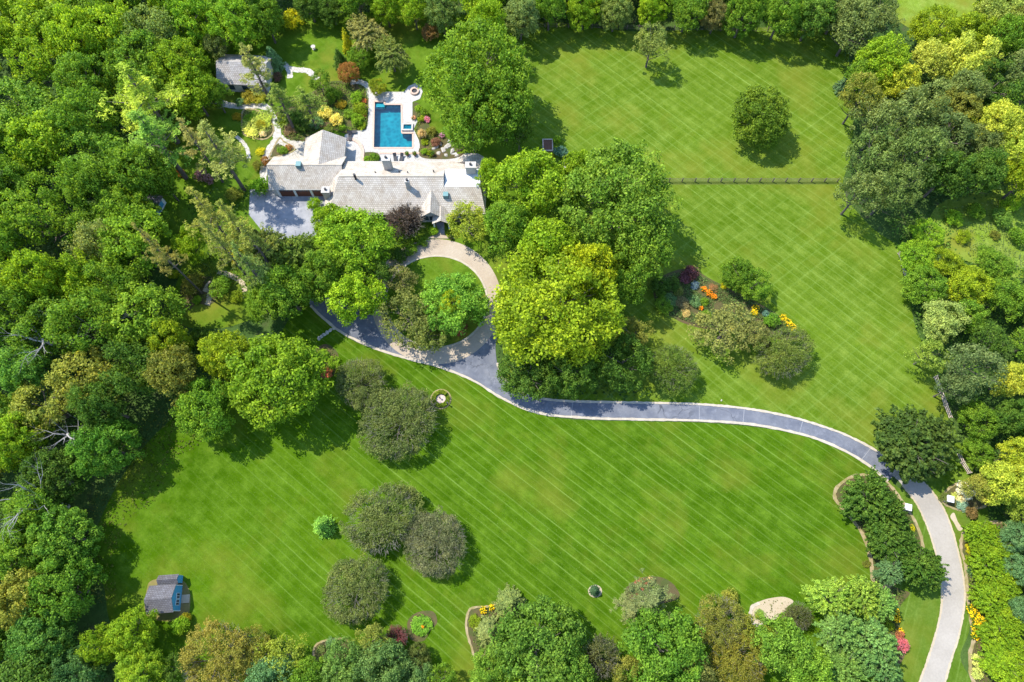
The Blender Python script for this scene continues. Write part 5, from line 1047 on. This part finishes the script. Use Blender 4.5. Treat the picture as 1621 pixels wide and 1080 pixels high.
# flower masses: green foliage child + blossom child
def flowers(px, py, r, col, label, h=0.7):
    p = G(px, py, h*0.5); rw = r*mpp(px, py); rs = np.random.RandomState(int(px)); o = empty('flower_clump', (p.x, p.y, 0), label, 'flowers')
    c = link('leaves', KIND['small'][3][0], o, (0.1, 0.19, 0.02)); c.scale = (rw, rw, h/1.2)
    n = int(70*rw*rw)+26; a = rs.uniform(0, 6.28, n); q = np.sqrt(rs.rand(n))*rw; cen = np.stack([q*np.cos(a), q*np.sin(a), h*(1.05-0.35*(q/rw)**2)+rs.uniform(-.08, .08, n)], 1)
    link('blossoms', mesh_np('blossoms', leaves(cen, rs.normal(size=cen.shape)*0.4+np.array([0, 0, 1.0]), 0.2, 0.18, rs), n, 4, M['needle']), o, col)
og = (0.85, 0.3, 0.01); yl = (0.85, 0.58, 0.01)
for i, (x, y, r, c, l) in enumerate([
    (1114, 458, 5, og, 'first orange flower clump from the left in the border'), (1122, 464, 6, og, 'second orange flower clump in the left part of the border'), (1130, 470, 5, og, 'third orange flower clump in the left part of the border'), (1109, 488, 4, og, 'small orange clump lowest in the border left of the tan tree'),
    (1196, 488, 6, yl, 'upper golden clump between the joined green trees and the tan tree'), (1193, 496, 6, yl, 'lower golden clump between the joined green trees and the tan tree'), (1240, 503, 6, yl, 'top clump of the golden strip on the lawn side of the border'), (1247, 511, 7, yl, 'middle clump of the golden strip on the lawn side'), (1254, 519, 7, yl, 'bottom clump of the golden strip on the lawn side'),
    (1416, 968, 7, yl, 'upper yellow clump at the right of the lower right grove'), (1419, 980, 7, yl, 'middle yellow clump at the right of the lower right grove'), (1425, 1000, 6, yl, 'lower yellow clump just above the pink shrubs'),
    (1537, 965, 8, yl, 'top yellow flower clump in the hedge bed'), (1543, 974, 9, yl, 'second yellow flower clump in the hedge bed'), (1551, 982, 9, yl, 'third yellow flower clump in the hedge bed'), (1545, 992, 9, yl, 'fourth yellow flower clump in the hedge bed'), (1544, 1006, 8, yl, 'lowest yellow flower clump in the hedge bed'),
    (765, 966, 6, yl, 'golden flowers at the top of the bed left of the clumpy maple'), (778, 962, 5, yl, 'golden flowers right of the others above the clumpy maple'), (669, 992, 3, og, 'tiny orange flowers inside the broad leaved bed'),
    (478, 540, 4, yl, 'small yellow flowers above the large lawn maple'), (700, 215, 5, (0.5, 0.2, 0.3), 'pink flowers in the rock garden by the pool'), (655, 187, 4, (0.5, 0.25, 0.12), 'salmon flowers above the hot tub')]):
    flowers(x, y, r, c, l)
# sundial bed
sd = empty('sundial_bed', G(698, 632), 'round bed with a ring of clipped hedge round a stone disc on the lawn', 'flower bed')
ringp = [Vector((1.35*math.cos(i*pi/16), 1.35*math.sin(i*pi/16), 0)) for i in range(32)]
strip('edging', [p*1.32 for p in ringp], 0.25, 0, 0.1, M['edging'], closed=True, parent=sd)
rs = np.random.RandomState(5); n = 1500; a = rs.uniform(0.75, 0.75+6.28*0.93, n); q = 1.28+rs.uniform(-.36, .36, n); q = np.where(True, q, q)
cen = np.stack([q*np.cos(a), q*np.sin(a), rs.uniform(0.3, 0.6, n)], 1)
link('hedge_ring', mesh_np('hedge_ring', leaves(cen, rs.normal(size=cen.shape)*0.5+np.array([0, 0, 1.0]), 0.18, 0.14, rs), n, 4, M['leaf']), sd, (0.22, 0.29, 0.02))
bm = bmesh.new(); cyl(bm, 0, 0, 0.02, 0.12, 0.85, k=28); bm_obj('stone_disc', bm, simple('pink_stone', (0.4, 0.32, 0.28), 0.8), sd)
bm = bmesh.new(); cyl(bm, -.15, .1, 0.12, 0.8, 0.09, 0.06, 10); box(bm, -.3, 0, -.05, .25, 0.8, 0.86); bm_obj('sundial', bm, M['dark'], sd)
bm = bmesh.new(); cyl(bm, 1.3, -1.0, 0.0, 1.1, 0.12, 0.07, 8); box(bm, 1.18, 1.42, -1.14, -.86, 1.1, 1.3); bm_obj('post', bm, M['dark'], sd)
# stepping stones
for i, (x, y) in enumerate([(529, 520), (523, 523), (518, 526.5), (513, 530), (509, 533), (505, 536)]):
    bm = bmesh.new(); tube(bm, [(0, 0, 0.0), (0, 0, 0.07)], [0.42, 0.4], 7); o = bm_obj('stepping_stone', bm, M['flag']); o.location = G(x, y); o.scale = (1.1, 0.8, 1); o.rotation_euler.z = i
    tag(o, 'flat pale stepping stone, %s from the right in the row crossing the lawn' % ORD[i], 'stepping stone', 'stepping stones across the lawn corner')
# rocks
def rock(x, y, r, label, group=None, seed=0):
    rr = random.Random(seed+int(x*3)); bm = bmesh.new(); bmesh.ops.create_icosphere(bm, subdivisions=2, radius=1)
    for v in bm.verts: v.co *= 1+0.16*math.sin(v.co.x*3+x)+0.14*math.sin(v.co.y*4+y)+rr.uniform(-.06, .06)
    o = bm_obj('boulder', bm, M['rock']); p = G(x, y); rw = r*mpp(x, y); o.location = (p.x, p.y, rw*0.15); o.scale = (rw, rw*0.75, rw*0.45); o.rotation_euler.z = rr.uniform(0, 3); tag(o, label, 'boulder', group)
for k_, (x, y, r) in enumerate(((690, 234, 5), (697, 228, 4), (702, 238, 5), (709, 232, 6), (716, 240, 5), (723, 247, 4), (706, 246, 4), (694, 243, 4), (712, 224, 4), (685, 236, 3.5))):
    rock(x, y, r, 'grey boulder in the rock garden right of the pool, %s' % ('left upper one|upper left of centre|lower left of centre|largest in the middle|large one to the right|rightmost, lowest one|small one below the middle|small one at lower left|topmost one|smallest, leftmost one'.split('|')[k_]), 'boulders of the rock garden')
for x, y, r, w_ in ((895, 254, 3.5, 'top'), (897, 260, 4, 'middle'), (894, 266, 4, 'bottom')): rock(x, y, r, w_+' pale boulder of the three below the blue spruce shrub', 'boulders by the paddock gate')
rock(1158, 965, 5, 'lone flat pale rock at the lower edge of the lawn'); rock(1142, 634, 1.6, 'tiny pale rock on the upper kerb of the drive')
# garden ornament on the lawn, planters, loungers
go = empty('bird_bath', G(497, 78), 'small pale round bird bath on the top garden lawn', 'bird bath')
bm = bmesh.new(); cyl(bm, 0, 0, 0, .1, .35); cyl(bm, 0, 0, .1, .7, .12, .1); bm_obj('pedestal', bm, M['chim'], go)
bm = bmesh.new(); cyl(bm, 0, 0, .7, .85, .3, .5, 18); bm_obj('bowl', bm, M['chim'], go)
def lounger(x, y, rz, label):
    o = empty('lounge_chair', G(x, y)+Vector((0, 0, 0.1)), label, 'lounger', 'dark loungers on the terrace', rz)
    boxobj('seat', (-.35, .35, -.95, .35, .28, .36), M['dark'], o)
    bm = bmesh.new(); slab(bm, [(-.35, .35, .36), (.35, .35, .36), (.35, .95, .8), (-.35, .95, .8)], .06); bm_obj('backrest', bm, M['dark'], o)
    for sx in (-.3, .3):
        for sy in (-.85, .25): boxobj('leg', (sx-.03, sx+.03, sy-.03, sy+.03, 0, .279), M['dark'], o)
lounger(626, 252, R_(10), 'left dark lounger between the house and the pool'); lounger(636, 252, R_(-8), 'right dark lounger between the house and the pool')
lounger(558, 211, R_(95), 'upper dark lounger on the patio right of the north wing'); lounger(555, 218, R_(5), 'lower dark lounger on the patio right of the north wing')
def pot(x, y, label, c=lm):
    o = empty('planter', G(x, y)+Vector((0, 0, 0.1)), label, 'planter'); bm = bmesh.new(); cyl(bm, 0, 0, 0, .5, .28, .38, 12); bm_obj('pot', bm, M['planter'], o)
    k = link('plant', KIND['small'][3][1], o, c); k.location = (0, 0, .45); k.scale = (.55, .55, .5)
pot(645, 246, 'left potted plant on the terrace south of the pool'); pot(657, 246, 'right potted plant on the terrace south of the pool', yg); pot(714, 378, 'dark potted plant at the top right of the circle drive', dk); pot(686, 246, 'potted plant beside the rock garden', md)
tb = empty('raised_bed', G(867, 231), 'brown raised timber bed with pale frame at the paddock edge', 'raised bed')
bm = bmesh.new()
for d_ in ((-1.1, 1.1, -1.5, -1.3), (-1.1, 1.1, 1.3, 1.5), (-1.1, -.9, -1.3, 1.3), (.9, 1.1, -1.3, 1.3)): box(bm, *d_, 0, .4)
bm_obj('frame', bm, M['palerail'], tb); boxobj('soil', (-.9, .9, -1.3, 1.3, 0, .3), simple('soil', (0.12, 0.06, 0.04), 0.95, 0.3), tb)
# entrance pillars
for x, y, l in ((1438, 803, 'white capped gate pillar on the left side of the entrance drive'), (1505, 790, 'white capped gate pillar on the right side by the white flowers')):
    p = G(x, y, 1.5); o = empty('gate_pillar', (p.x, p.y, 0), l, 'pillar', rz=R_(-15))
    boxobj('shaft', (-.4, .4, -.4, .4, 0, 1.4), M['chim'], o); boxobj('cap', (-.55, .55, -.55, .55, 1.402, 1.58), M['white'], o)
# fences
def fence(pts, label, mat, hgt=1.25, rails=3, sp=2.6, rw=0.035):
    P = GP(pts); o = empty('rail_fence', P[0], label, 'fence'); P = [p-o.location for p in P]; d = [0]
    L = sum((b_-a).length for a, b_ in zip(P, P[1:])); n = max(2, int(L/sp)); Q = resample(P, n+1)
    pm = None
    for q_ in Q:
        if pm is None:
            bm = bmesh.new(); box(bm, -.08, .08, -.08, .08, 0, hgt+.1); me = bpy.data.meshes.new('post'); bm.to_mesh(me); bm.free(); me.materials.append(mat); pm = me
        k = link('post', pm, o); k.location = q_
    for i in range(rails):
        z = hgt*(i+1)/rails-0.08; bm = bmesh.new()
        for a, b_ in zip(Q, Q[1:]): tube(bm, [a+Vector((0, 0, z)), b_+Vector((0, 0, z+random.Random(i+int(a.x*9)).uniform(-.03, .03)))], [rw, rw], 5)
        bm_obj('rail', bm, mat, o)
fence([(895, 289), (1000, 288), (1160, 288), (1325, 288)], 'long dark rail fence crossing the paddock from the central trees to the eastern wood', M['rail'])
fence([(826, 43), (930, 45), (1050, 48), (1190, 50), (1326, 50)], 'dark rail fence in shade along the top of the paddock', M['rail'])
fence([(1421, 402), (1428, 425), (1431, 440)], 'short piece of pale rail fence at the right lawn edge, uppermost', M['palerail'], rw=0.06)
fence([(1478, 598), (1488, 628), (1502, 665)], 'pale split rail fence left of the dusky tree and above the dome shaped tree', M['palerail'], rw=0.07)
fence([(1512, 715), (1522, 738), (1531, 750)], 'short pale split rail fence right of the dome shaped tree', M['palerail'], rw=0.07)
strip('fence_strip', GP([(890, 290), (1000, 289.5), (1325, 289.5)]), 0.8, 0, 0.028, M['fgrass'], jit=0.4)
